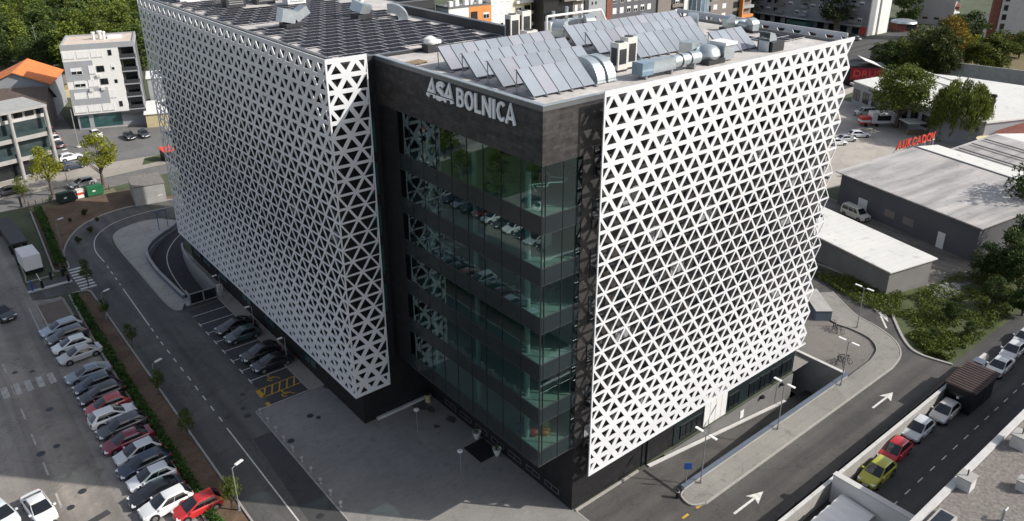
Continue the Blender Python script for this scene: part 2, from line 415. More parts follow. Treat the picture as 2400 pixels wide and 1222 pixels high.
# road on the left wing side and round its far end
road_poly = [(-22, -60), (-14, -60), (-14, 57), (-15.6, 59.5), (-15.6, 86)]
far_edge = curve([(-22.9, 79.6), (-21.9, 87.0), (-18.3, 94.6), (-13.1, 98.3), (-7.7, 98.8), (0, 97.4), (12, 95.5)], 6)
road_main = [(-22, -60), (-9.6, -60), (-9.6, 57.4), (-14.0, 57.4), (-15.5, 59.5), (-15.6, 86.0), (-14, 89.8), (-10, 91.2), (-6.4, 90.4), (-4.5, 89.2),
             (-2.4, 84.6), (12, 82), (12, 95.5)]+far_edge[::-1][1:]+[(-23.0, 78), (-28.6, 78), (-28.6, 72.6), (-22.4, 71.6), (-22, 70)]
sheet('road', road_main, -.006, M['road'])
# parking lot (left)
sheet('parking_lot', [(-70, -60), (-25.3, -60), (-25.3, 71), (-28.6, 72.6), (-28.6, 79), (-27.2, 104), (-40, 112), (-70, 112)], -.004, M['lot'])
sheet('parking_lot_patch', [(-34.9, 20), (-30.4, 20), (-30.4, 64), (-34.9, 64)], 0.000, ground_mat('parking_asphalt_warm', (.25, .228, .205), .3, streak='y'))
sheet('entry_paving', [(-28.4, 58.0), (-25.6, 58.0), (-25.6, 70.6), (-28.4, 70.6)], .004, ground_mat('brown_block_paving', (.17, .135, .11), .2, seam=(.4, .2, .01, .75, .9)))
# plaza
sheet('plaza', [(-15.6, -60), (.25, -60), (.25, -.02), (0, -.02), (0, 22.1), (-7.9, 22.1), (-7.9, 31), (-15.6, 31)], 0.006, M['plaza'])
sheet('pavement', [(-9.6, 31.0), (-7.9, 31.0), (-7.9, 60), (-9.6, 60)], .006, M['wayside'])
sheet('road_apron', [(-15.5, 57.2), (-7.9, 57.2), (-7.9, 59.95), (-15.4, 59.95)], -.008, M['newroad'])
sheet('pavement', [(-8.45, 59.9), (-7.9, 59.9), (-7.9, 76.6), (-8.0, 75.4), (-8.45, 70.5)], .003, M['wayside'])
# paved island beside the ramp
isl = curve([(-14.3, 57.6), (-15.4, 59.6), (-15.5, 72), (-15.4, 84.5), (-14.0, 89.2), (-10, 91.0), (-6.9, 90.2)], 5)
isl_poly = isl+[p for p in offset(lane_o, .32)[2:]]
mb = MB(); mb.prism(isl_poly, -.02, .13); struct(mb.build('island_pavement', M['conc']))
# forecourt on the right of the plaza, loop road and street
sheet('driveway', [(.25, -60), (120, -60), (120, -11.6), (49, -10.9), (48.2, -7), (54, -1.6), (57.5, 1), (60, 10), (58, 18), (49, 18), (49, 12), (37.6, 8), (37.6, -4.4), (9.4, -4.4), (9.4, -.25), (.25, -.25)], -.002, M['loop'])
sheet('street', [(19, -60), (190, -60), (190, -14.1), (19, -14.1)], .004, M['street'])
walk_o = curve([(9.6, -6.9), (8.6, -6.3), (8.75, -5.2), (9.6, -4.75)], 4)
walk = [(9.6, -4.75), (37.6, -4.75), (42.5, -4.6)]+curve([(42.5, -4.6), (45.2, -3.9), (46.9, -2.2), (47.3, .2), (47.1, 2.6), (48.6, 4.6), (50.4, 6.2), (52.2, 8.4)], 5)+[(54.2, 7.0)]+ \
    curve([(54.2, 7.0), (51.8, 3.4), (50.6, 1.2), (50.0, -1.6), (48.6, -4.4), (46.2, -6.2), (43.0, -6.9), (37, -6.9), (20, -6.9), (9.6, -6.9)], 5)+walk_o[1:-1]
mb = MB(); mb.prism(walk, -.02, .14); struct(mb.build('walkway', M['walk']))
sheet('pavement', [(33.9, -.25), (37.3, -.25), (37.65, 18), (33.9, 18)], .004, M['walk'])
sheet('gravel_court', [(37.7, -4.5), (42.5, -4.4), (45.0, -3.7), (46.6, -2.2), (47, .2), (46.9, 3.4), (48.4, 5.4), (51.8, 9.4), (51, 18), (37.7, 18)], .01, M['gravel'])
# scrub beyond the loop road and yard in front of the halls
sheet('scrub_land', [(49.2, -11), (48.4, -7), (50.5, -4.6), (54.3, -1.5), (57.8, 1.2), (60.5, 4), (60, 40), (72, 14), (130, 6), (190, -4), (190, -11), (95, -11.8)], -.006, M['scrub'])
sheet('yard_track', [(66.0, -.5), (70, -3.4), (75, -4.2), (79, -2.5), (86, 26), (90, 60), (62, 60), (66, 30), (72, 26)], -.001, ground_mat('yard_track_dirt', (.20, .18, .155), .3, streak='y'))
sheet('yard', [(84, 30), (108, 24), (150, 18), (150, 62), (190, 66), (190, 84), (84, 84)], -.003, M['yardg'])
sheet('avenue', [(150, 66), (330, 66), (330, 101), (150, 101)], -.001, M['street'])
sheet('dry_meadow', [(210, 5), (300, 5), (300, 60), (210, 60)], -.002, ground_mat('dry_meadow_grass', (.16, .13, .06), .4, speck=.4))
# planting strips
soil1 = [(-24.4, 80.4), (-23.0, 80.3)]+far_edge[2:]+[(12, 99.5), (-3, 100), (-3, 109), (-9, 108), (-22.4, 107.2)]
sheet('planting_bed', soil1, .012, M['earth'])
sheet('planting_bed', [(-24.9, -60), (-22.2, -60), (-22.2, 70.4), (-24.5, 70.8)], .012, M['earth'])
sheet('verge', [(-22.4, 107.2), (-9, 108.2), (-9, 110.4), (-22.8, 109.6)], .016, ground_mat('worn_verge', (.16, .14, .085), .35))
sheet('side_street', [(-70, 112.4), (-23, 110.2), (-9, 111.2), (10, 113.4), (10, 119), (-9, 117), (-26, 116.5), (-70, 119)], -.003, ground_mat('pale_asphalt', (.16, .155, .15), .2))
sheet('forecourt', [(-70, 119.3), (-26, 116.8), (-9, 117.3), (14, 119.3), (16, 150), (-14, 158), (-70, 160)], -.005, M['wayside'])
sheet('lane', [(-14, 128), (-4.8, 126), (9, 124), (10, 148), (-6, 155), (-4.5, 178), (-9.5, 180), (-13, 158)], 0.0, ground_mat('side_lane_asphalt', (.15, .148, .145), .2))
sheet('lawn_patch', [(-1.2, 120.3), (10, 121.5), (10, 125), (.5, 124.6)], .02, M['grass'])
# ground the glass front mirrors (left of the photo)
sheet('lawn', [(-74, 62), (-46, 62), (-46, 84), (-74, 88)], .002, M['grass'])
sheet('footpath', [(-74, 88.3), (-46, 84.3), (-46, 87), (-74, 92)], .003, M['yardg'])
sheet('far_lawn', [(-160, -60), (-76, -60), (-76, 60), (-160, 60)], -.003, M['grass'])
sheet('far_lot', [(-160, 64), (-76, 64), (-76, 140), (-160, 140)], -.003, M['wayside'])

# ---- kerbs (one object per run)
def kerb(path, w=.18, h=.14, m='kerb'):
    mb = MB(); ribbon(mb, path, w, -.01, h); return struct(mb.build('kerb', M[m]))
kerb([(-22.05, -60), (-22.1, 70.3)]); kerb(curve([(-22.1, 70.3), (-22.6, 71.2), (-24.4, 71.4)], 4))
kerb(curve([(-24.6, 80.2), (-23.4, 79.6), (-22.6, 80.6), (-21.9, 87.0), (-18.3, 94.6), (-13.1, 98.4), (-7.7, 98.9), (0, 97.5), (12, 95.6)], 5))
kerb([(-25.1, -60), (-25.1, 27), (-25.0, 57), (-24.6, 70.9)], .22, .22); kerb([(-24.6, 80.2), (-22.7, 107.2)], .22, .22)
kerb(offset(isl, -.08), .2, .15)
kerb([(.2, -.3), (8.2, -.3)], .22, .12); kerb([(.25, -60), (.25, -.4)], .12, .02)
kerb(curve([(9.7, -7.0), (8.5, -6.35), (8.65, -5.1), (9.5, -4.7)], 4), .16, .17)
kerb([(9.6, -7.0), (37, -7.0), (43.0, -7.0)]+curve([(43.0, -7.0), (46.3, -6.3), (48.75, -4.45), (50.15, -1.6), (50.75, 1.2), (51.9, 3.4), (54.3, 7.0)], 5)[1:], .16, .17)
kerb(curve([(48.9, -11.0), (48.2, -7.6), (49.6, -5.2), (53.8, -1.7), (57.4, 1.0), (60.2, 6), (60.6, 16)], 5), .3, .16)
kerb([(-15.65, -60), (-15.65, 31.05)], .12, .03); kerb([(-15.6, 31.1), (-9.6, 31.1), (-9.6, 60)], .14, .1)
kerb([(-27.4, 104), (-28.0, 81), (-28.3, 78.9), (-24.9, 78.9)], .18, .14); kerb([(-28.4, 57.7), (-25.5, 57.7)], .16, .14); kerb([(-28.5, 57.7), (-28.5, 71.0), (-25.5, 71.2)], .16, .14)

# ---- road markings
def marking(fill, m='paint'):
    mb = MB(); fill(mb); return struct(mb.build('road_marking', M[m]))
zm = .004
def centre(mb):
    dashes(mb, (-18.9, 51.5), (-18.9, 31.5), 1.0, 1.35, .13, zm)
    strip(mb, [(-18.95, 30.4), (-19.0, -60)], .13, zm); strip(mb, [(-18.55, 68.6), (-18.8, 56.2)], .13, zm)
    dashes(mb, (-18.35, 77.5), (-18.5, 70.0), 1.0, 1.3, .13, zm); dashes(mb, (-18.8, 55.5), (-18.9, 52.5), 1, 1.3, .13, zm)
    strip(mb, curve([(-18.3, 79.0), (-18.25, 84.5), (-16.8, 89.6), (-13.6, 93.2), (-9, 94.8), (-3, 94.6), (8, 92.5)], 6), .13, zm)
marking(centre)
def stalls(mb):
    for y in (52.4, 49.8, 47.15, 44.5, 41.9, 39.3, 36.8):
        strip(mb, [(-13.9, y), (-9.7, y)], .12, zm); strip(mb, [(-13.9, y-.55), (-13.9, y+.55)], .12, zm)
    strip(mb, [(-13.9, 55.0), (-9.7, 55.0)], .12, zm)
marking(stalls)
def disabled(mb):
    for y in (34.6, 33.0): strip(mb, [(-14.1, y), (-9.7, y)], .13, zm)
    for i in range(5): strip(mb, [(-13.9+i*.85, 33.05), (-13.15+i*.85, 34.55)], .16, zm)
    strip(mb, [(-14.0, 33), (-14.0, 34.6)], .5, zm); strip(mb, [(-14.1, 31.0), (-14.1, 31.9)], .4, zm)
    for cy in (35.7, 32.0):
        c = [(-11.9+.42*math.cos(t), cy+.36*math.sin(t)) for t in [i*math.pi/6 for i in range(10)]]
        strip(mb, c, .13, zm); strip(mb, [(-12.0, cy+.1), (-11.4, cy+.1), (-11.1, cy-.45)], .12, zm); strip(mb, [(-12.0, cy), (-12.0, cy+.75)], .12, zm); strip(mb, [(-12.1, cy+.85), (-11.85, cy+.85)], .22, zm)
marking(disabled, 'ypaint')
def zebra(mb):
    for i in range(8): strip(mb, [(-23.0, 79.3-i*1.03), (-21.0, 79.3-i*1.03)], .5, zm)
marking(zebra)
def lotmarks(mb):
    dashes(mb, (-34.3, 58), (-34.3, 14), 2.3, 3.1, .16, zm+.002)
    for i in range(8):
        x = -30.6-i*1.12; strip(mb, [(x, 50.2), (x-.0, 52.6)], .62, zm+.002)
    strip(mb, [(-29.6, 59.6), (-29.4, 71)], .12, zm+.002)
    dashes(mb, (-40, 95), (-31, 96), 1.2, 1.2, .14, zm+.002)
marking(lotmarks, 'fpaint')
def arrows(mb):
    for x in (34.3, 10.6):
        strip(mb, [(x, -9.3), (x+3.0, -9.3)], .22, zm)
        mb.face([(x+2.6, -9.95, zm), (x+4.3, -9.3, zm), (x+2.6, -8.65, zm), (x+3.0, -9.3, zm)])
    strip(mb, [(51.0, -2.2), (53.4, -.2)], .22, zm)
    mb.face([(52.6, -1.6, zm), (54.6, 1.6, zm), (54.2, -.6, zm)])
    strip(mb, [(54.7, 2.0), (57.0, 6.0)], .2, zm)
    dashes(mb, (22, -17.6), (80, -17.6), 1.0, 1.4, .1, .008)
marking(arrows)
def ydash(mb):
    for x, y in ((6.7, -6.8), (8.6, -6.8), (4.6, -6.9)): strip(mb, [(x, y), (x+.8, y)], .22, zm)
marking(ydash, 'ypaint')
def stopline(mb):
    strip(mb, [(-5.4, 85.4), (-3.2, 83.4)], .45, zm); strip(mb, [(-4.9, 86.6), (-2.8, 84.9)], .3, zm)
marking(stopline)
# asphalt repair and drain covers
mb = MB(); strip(mb, [(-37, 24.2), (-31.2, 25.6)], .75, .002); struct(mb.build('asphalt_patch', M['newroad']))
mb = MB()
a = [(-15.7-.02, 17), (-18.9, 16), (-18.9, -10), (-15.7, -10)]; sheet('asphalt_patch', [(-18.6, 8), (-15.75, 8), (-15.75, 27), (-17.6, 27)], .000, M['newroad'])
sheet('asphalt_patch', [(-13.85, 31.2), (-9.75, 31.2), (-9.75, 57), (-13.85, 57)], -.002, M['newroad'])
drain = MB().lathe([(.36, 0), (.36, .012), (.30, .014)], n=18).mesh('drain_cover', M['dgrey'])
for px, py, s in ((727, 975, 1), (746, 979, .7), (682, 1034, 1), (580, 975, 1), (570, 958, .7), (533, 978, .8), (750, 1210, .9), (116, 960, 1), (75, 871, .8), (35, 874, .8), (96, 1064, 1.1), (133, 1046, .9), (193, 1152, 1), (166, 1190, .9), (568, 925, .8)):
    x, y = g(px, py); o = put(drain, 'drain_cover', loc=(x, y, .008)); o.scale = (s, s, 1); struct(o)
rnd = random.Random(6)
for (px, py, r) in ((905, 880, .5), (930, 905, .8), (950, 935, .6), (985, 945, .9), (1010, 960, .55), (1035, 930, .7), (1060, 985, .6), (900, 915, .35), (1075, 905, .5), (820, 905, .7), (790, 915, .5), (770, 900, .8), (1150, 985, .4), (1025, 1000, .35)):
    x, y = g(px, py); n = 11; b = [(x+r*rnd.uniform(.45, 1.1)*math.cos(i*6.283/n), y+r*1.5*rnd.uniform(.45, 1.1)*math.sin(i*6.283/n)) for i in range(n)]
    sheet('damp_patch', curve(b, 4, True), .0105, M['wetstain'])
mb = MB(); mb.box(8.55, -4.7, 0, 8.85, -.5, .006); struct(mb.build('drain_channel', M['black']))

# ---- ramps
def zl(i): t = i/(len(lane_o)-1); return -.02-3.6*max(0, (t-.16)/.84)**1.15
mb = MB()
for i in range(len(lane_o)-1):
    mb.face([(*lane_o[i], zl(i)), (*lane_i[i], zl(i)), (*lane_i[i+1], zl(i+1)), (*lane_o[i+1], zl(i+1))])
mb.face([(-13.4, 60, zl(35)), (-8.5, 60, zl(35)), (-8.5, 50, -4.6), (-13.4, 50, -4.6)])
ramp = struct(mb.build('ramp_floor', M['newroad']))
mb = MB()
mid = [((a[0]*.5+b[0]*.5), (a[1]*.5+b[1]*.5)) for a, b in zip(lane_o, lane_i)]
a_ = offset(mid, .07); b_ = offset(mid, -.07)
for i in range(5, len(mid)-1):
    mb.face([(*a_[i], zl(i)+.006), (*b_[i], zl(i)+.006), (*b_[i+1], zl(i+1)+.006), (*a_[i+1], zl(i+1)+.006)])
struct(mb.build('road_marking', M['paint']))
t = thing('ramp_wall', 'curved blue grey parapet wall along the sunken garage ramp', 'wall')
mb = MB(); ribbon(mb, offset(lane_o, .16)[4:], .3, -5, .75); mb.build('parapet', M['bluewall'], t)
mb = MB(); ribbon(mb, offset(lane_o, .16)[4:], .36, .75, .83); mb.build('coping', M['concw'], t)
t = thing('ramp_wall', 'low concrete wall at the foot of the white lattice beside the ramp', 'wall')
mb = MB(); ribbon(mb, offset(lane_i, -.14)[14:], .26, -5, .25); mb.build('parapet', M['concw'], t)
t = thing('ramp_portal', 'dark framed railing and beam over the mouth of the garage ramp', 'portal', (-10.95, 59.9, 0))
MB().box(-2.7, -.2, -1.2, 2.7, .2, .25).build('lintel', M['concw'], t)
MB().box(-2.6, -1.7, -.05, 2.7, -.2, .12).build('slab', M['concw'], t)
mb = MB()
for x in (-2.1, -.35, 1.4): mb.box(x-.05, -1.8, .1, x+.05, -1.7, 1.5)
mb.box(-2.15, -1.82, 1.5, 1.45, -1.68, 1.6); mb.box(-2.15, -1.8, .12, 1.45, -1.7, .2)
for x in (-2.1, 1.4): mb.box(x-.05, -1.7, 1.5, x+.05, -.2, 1.6)
mb.build('railing', M['pole'], t)
for x in (-1.23, .52): MB().box(x-.78, -1.77, .2, x+.78, -1.74, 1.5).build('panel', M['wglass'], t)
MB().box(1.9, -.9, .12, 2.5, -.3, 1.1).build('cabinet', M['acw'], t)
# right ramp
def zr(x): return -(x-RX0)*.143
mb = MB(); mb.face([(RX0, RY0, 0), (RX1, RY0, zr(RX1)), (RX1, RY1, zr(RX1)), (RX0, RY1, 0)]); struct(mb.build('ramp_floor', M['loop']))
t = thing('retaining_wall', 'concrete retaining wall with pale coping along the sunken right ramp', 'wall', (RX0, -4.6, 0))
MB().box(0, -.15, -5, RX1-RX0, .2, .42).build('wall', M['concw'], t); MB().box(-.06, -.19, .42, RX1-RX0+.3, .24, .5).build('coping', M['bluewall'], t)
t = thing('retaining_wall', 'end wall of the sunken right ramp beside the gravel court', 'wall', (RX1, -4.4, 0))
MB().box(.003, .05, -5.2, .3, 6.0, .34).build('wall', M['concw'], t); MB().box(-.05, .25, .34, .36, 6.1, .42).build('coping', M['concl'], t)
mb = MB(); n = len(mb.v)
for z0 in (0,): 
    for (x, ) in ((RX0,), (33.2,)): pass
mb.face([(RX0, -.62, zr(RX0)+.14), (32.6, -.62, zr(32.6)+.14), (32.6, -.3, zr(32.6)+.14), (RX0, -.3, zr(RX0)+.14)])
mb.face([(RX0, -.62, -.02), (32.6, -.62, zr(32.6)-.05), (32.6, -.62, zr(32.6)+.14), (RX0, -.62, .14)])
mb.face([(RX0, -.62, -.02), (RX0, -.62, .14), (RX0, -.3, .14), (RX0, -.3, -.02)])
struct(mb.build('kerb', M['concl']))
# ================================================================== HOSPITAL
H = thing('hospital_building', 'large dark hospital block wrapped in white triangular lattice screens with a glazed corner', 'building')
XB, WY, WX0, WX1, WEND = -3.94, 22.1, -7.9, 12.0, 72.5
ST, PL = M['stone'], M['plinth']
FL = [8.3+4.1*k for k in range(6)]           # floor levels behind the glass
# --- left wing
mb = MB()
mb.prism([(WX0, WY), (WX1, WY), (WX1, 44.5), (17, 44.5), (17, WEND), (WX0, WEND)], -5, 36.5)
mb.build('wing_wall', PL, H)
mb = MB(); mb.prism([(WX0+.25, WY+.2), (WX1-.45, WY+.2), (WX1-.45, 44.9), (16.6, 44.9), (16.6, WEND-.4), (WX0+.25, WEND-.4)], 36.5, 36.62)
mb.build('roof', M['roof'], H)
mb = MB()
mb.box(WX0-.05, WY-.02, 36.5, WX0+.25, WEND+.02, 36.95); mb.box(WX0+.25, WY-.02, 36.5, 4.6, WY+.2, 36.85)
mb.box(WX1-.45, WY+.35, 36.5, WX1+.05, 45.0, 37.5); mb.box(WX1+.06, 44.4, 36.5, 17.1, 44.9, 37.5); mb.box(16.6, 44.91, 36.5, 17.1, WEND, 37.5); mb.box(WX0+.25, WEND-.4, 36.5, 16.6, WEND+.02, 36.95)
mb.build('parapet', M['dgrey'], H)
mb = MB(); mb.box(WX1-.5, WY+.3, 37.5, WX1+.1, 45.0, 37.56); mb.box(WX1+.11, 44.35, 37.5, 17.15, 44.95, 37.56); mb.box(WX0-.1, WY-.06, 36.95, WX0+.3, WEND, 37.0); mb.box(WX0+.31, WY-.06, 36.85, 4.6, WY+.26, 36.9)
mb.build('coping', M['coping'], H)
# --- tower
mb = MB(); mb.prism([(0, 0), (34, 0), (34, WY-.02), (5, WY-.02), (5, .6), (0, .6)], 6.85, 36.5); mb.build('tower_wall', ST, H)
mb = MB(); mb.prism([(0, .02), (34, .02), (34, WY-.02), (.0, WY-.02)], -5, 6.84); mb.build('base_wall', PL, H)
mb = MB(); mb.prism([(XB, 0), (-.003, 0), (-.003, .6), (4.99, .6), (4.99, WY-.02), (XB, WY-.02)], 32.6, 36.5); mb.build('tower_wall', ST, H)
mb = MB(); mb.prism([(XB, 18.95), (4.98, 18.95), (4.98, WY-.03), (XB, WY-.03)], 6.86, 32.6); mb.build('tower_wall', PL, H)
mb = MB(); mb.prism([(XB+.1, .12), (33.8, .12), (33.8, WY-.1), (XB+.1, WY-.1)], 36.5, 36.6); mb.build('roof', M['roof'], H)
mb = MB(); mb.box(XB-.04, -.04, 36.5, XB+.34, WY-.06, 36.86); mb.box(XB+.34, -.04, 36.5, 34, .24, 36.86); mb.box(33.7, .24, 36.5, 34, WY-.1, 36.86)
mb.build('coping', M['coping'], H)
# pale metal capping on top of the wall edge
mb = MB(); mb.box(XB-.08, -.08, 36.86, XB+.36, WY-.06, 36.92); mb.box(XB+.36, -.08, 36.86, 34, .26, 36.92); mb.build('capping', M['galv'], H)
# overhang soffit
MB().box(XB, .005, 6.75, 5.0, 18.94, 6.85).build('soffit', M['dgrey'], H)
# floor slabs, ceilings and rear walls seen through the glass
for k, z in enumerate(FL):
    mb = MB(); mb.box(XB+.12, .12, z-.5, 4.99 if True else 0, 18.9, z-.14, 0); mb.build('floor_slab', [M['intf']], H)
    mb = MB(); mb.box(XB+.2, .3, z-1.38, 4.95, 18.9, z-1.3); mb.build('ceiling', M['intc'], H)
MB().box(4.9, .7, 6.9, 4.985, 18.9, 32.5).build('partition', M['intw'], H)
for k, z in enumerate(FL):
    for y in ((6.75, 13.1) if k % 2 else (4.4, 10.9, 15.2)):
        MB().box(.2, y-.08, z-.139, 4.9, y+.08, z+2.69).build('partition', M['intw'], H)
    for y in (2.3, 8.8, 15.2): MB().tube((XB+.7, y, z-.139), (XB+.7, y, z+2.69), .22, n=12).build('column', M['concl'], H)
# glass: panes, spandrel bands and mullions
ys = [0, 2.3, 4.6, 6.75, 8.84, 10.97, 13.1, 15.1, 17.05, 18.93]
for k, z in enumerate(FL):
    zt = z+2.7 if k < 5 else 32.6
    for a, b in zip(ys[:-1], ys[1:]):
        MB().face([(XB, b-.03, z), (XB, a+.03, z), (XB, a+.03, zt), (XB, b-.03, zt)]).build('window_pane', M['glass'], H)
        MB().box(XB-.01, a+.02, z-1.4, XB+.1, b-.02, z-.02).build('spandrel', M['spand'], H)
    for a, b in ((XB, -1.9), (-1.9, -.02)):
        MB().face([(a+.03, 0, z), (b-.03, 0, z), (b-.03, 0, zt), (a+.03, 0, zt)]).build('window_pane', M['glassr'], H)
        MB().box(a+.105 if a == XB else a+.02, -.01, z-1.4, b-.02, .1, z-.02).build('spandrel', M['spand'], H)
    mb = MB(); mb.box(XB-.03, 0, z-.03, XB+.05, 18.93, z+.03); mb.box(XB+.05, -.03, z-.03, -.01, .05, z+.03); mb.box(XB-.02, 0, z-1.43, XB+.05, 18.93, z-1.38); mb.box(XB+.05, -.02, z-1.43, -.01, .05, z-1.38)
    mb.build('transom', M['dgrey'], H)
for y in ys: MB().box(XB-.035, y-.022, 6.86, XB+.08, y+.022, 32.59).build('mullion', M['frame'], H)
for x in (XB+.35, -1.9, -.05): MB().box(x-.022, -.035, 6.86, x+.022, .08, 32.59).build('mullion', M['frame'], H)
# white stair-like curtain tracks hanging on the top floors, door leaf and play things inside
for dz, pts in ((30.4, [(-3.6, 1.0), (-3.0, 2.2), (-1.9, 1.6), (-1.0, 2.4), (-.4, 1.2), (-1.2, .7), (-2.2, 1.2), (-3.0, .6), (-3.6, 1.0)]),):
    MB().pathtube([(x, y, dz+.05*i) for i, (x, y) in enumerate(pts)], .045, 6).build('lighting_track', M['lampw'], H)
MB().box(-1.3, 2.9, 24.57, -.3, 3.0, 27.0).build('door_leaf', M['white'], H)
for (x, y, z, c, s) in ((-2.6, 2.2, 8.17, 'red', .5), (-1.8, 1.6, 8.17, 'plastero', .45), (-1.3, 2.4, 8.17, 'plastery', .5), (-3.0, 3.2, 8.17, 'bluepost', .6), (-2.2, 3.6, 8.17, 'greenbin', .5)):
    MB().lathe([(s*.9, 0), (s, s*.2), (s, s*.7), (s*.7, s)], (x, y, z), 10).build('soft_stool', M[c], H, smooth=True)
random.seed(3)
for k, z in enumerate(FL):
    for q in range(5):
        x = random.uniform(-3.0, 3.5); y = random.uniform(1, 17); w = random.uniform(.7, 1.8); d = random.uniform(.5, .9)
        mb = MB(); mb.box(x, y, z-.139+.66, x+d, y+w, z-.139+.74)
        for a in (x+.03, x+d-.08):
            for b in (y+.03, y+w-.08): mb.box(a, b, z-.138, a+.05, b+.05, z-.139+.66)
        mb.build('desk', M[random.choice(['white', 'wood', 'intc', 'dgrey'])], H)
# --- windows in the walls behind the screens
def window_mesh(w, h, blind=0, fr='frame', pane='wglass', d=.12, bl='white'):
    mb = MB(); f = .07
    mb.box(-w/2, -d, 0, w/2, .02, f, 0); mb.box(-w/2, -d, h-f, w/2, .02, h, 0); mb.box(-w/2, -d, f, -w/2+f, .02, h-f, 0); mb.box(w/2-f, -d, f, w/2, .02, h-f, 0)
    if w > 1.1: mb.box(-f/2, -d, f, f/2, .02, h-f, 0)
    if blind: mb.box(-w/2+f, -d*.62, h-f-(h-2*f)*blind, w/2-f, -.01, h-f, 2); mb.box(-w/2+f, -d*.5, f, w/2-f, -.01, h-f-(h-2*f)*blind, 1)
    else: mb.box(-w/2+f, -d*.5, f, w/2-f, -.01, h-f, 1)
    return mb.mesh('window', [M[fr], M[pane], M[bl]])
wbig = window_mesh(1.9, 2.5, d=.05); wblind = window_mesh(1.9, 2.5, .55, d=.05, bl='oldpanel')
random.seed(5)
for k in range(7):
    z = 6.0+4.1*k
    for i in range(10):
        put(random.choice([wbig, wbig, wblind]), 'window', H, (2.0+i*3.25, 0, z-(.0)))
    for i in range(12):
        put(random.choice([wbig, wbig, wbig, wblind]), 'window', H, (WX0, 25+i*4.1, z-.2), -math.pi/2)
wslim = window_mesh(.8, 3.2, fr='frame', pane='teal')
for z in (11.8, 15.9, 20.0, 24.1, 28.2): put(wslim, 'window', H, (-4.75, WY, z))
# ground floor openings
low = window_mesh(1.9, .55, fr='coping', d=.06)
for i in range(7): put(low, 'window', H, (0, 2.6+i*2.6, .55), -math.pi/2)
wlow = window_mesh(3.0, 1.1, fr='frame', pane='teal', d=.06)
put(wlow, 'window', H, (WX0, 34.0, 1.0), -math.pi/2)
for y in (45, 52, 60, 66, 70): put(wlow, 'window', H, (WX0, y, 1.2), -math.pi/2)
gr = window_mesh(1.7, 1.6, fr='frame', pane='wglass', d=.08); MB().box(13.4, -.05, -.5, 17.6, .01, 4.4).build('door_surround', M['spand'], H)
put(gr, 'window', H, (15.2, -.06, .4)); put(gr, 'window', H, (16.9, -.06, .4))
MB().box(21.75, -.05, -.35, 33.9, .01, 4.4).build('window_band', M['spand'], H)
for x in (22.9, 26.4, 28.4, 30.4, 32.4): put(gr, 'window', H, (x, -.06, .35))
mb = MB()
for i in range(4): mb.box(18.0+i*.93, -.09, -.1, 18.0+i*.93+.86, .01, 4.4)
mb.build('louvre_door', M['white'], H)
MB().box(12.2, -.2, -5, 33.95, .015, -.36).build('basement_wall', M['basew'], H)
mb = MB(); mb.box(24.2, -.26, -1.8, 24.8, -.2, -.9); mb.build('wall_plate', M['white'], H)
for x in (27.6, 31.4):
    mb = MB(); mb.box(x, -.5, -.75, x+.5, -.2, -.5); mb.box(x+.1, -.6, -.7, x+.4, -.5, -.55); mb.build('wall_lamp', M['frame'], H)
for x in (9.5, ): MB().tube((x, -.12, 0), (x, -.12, 3.6), .09, n=8).build('downpipe', M['frame'], H)
MB().box(8.9, -.06, 0, 9.9, .01, 3.2).build('door_leaf', M['frame'], H)
# white kerb along the return wall
MB().box(-6.6, WY-.35, .006, -.1, WY-.05, .25).build('plinth', M['concl'], H)

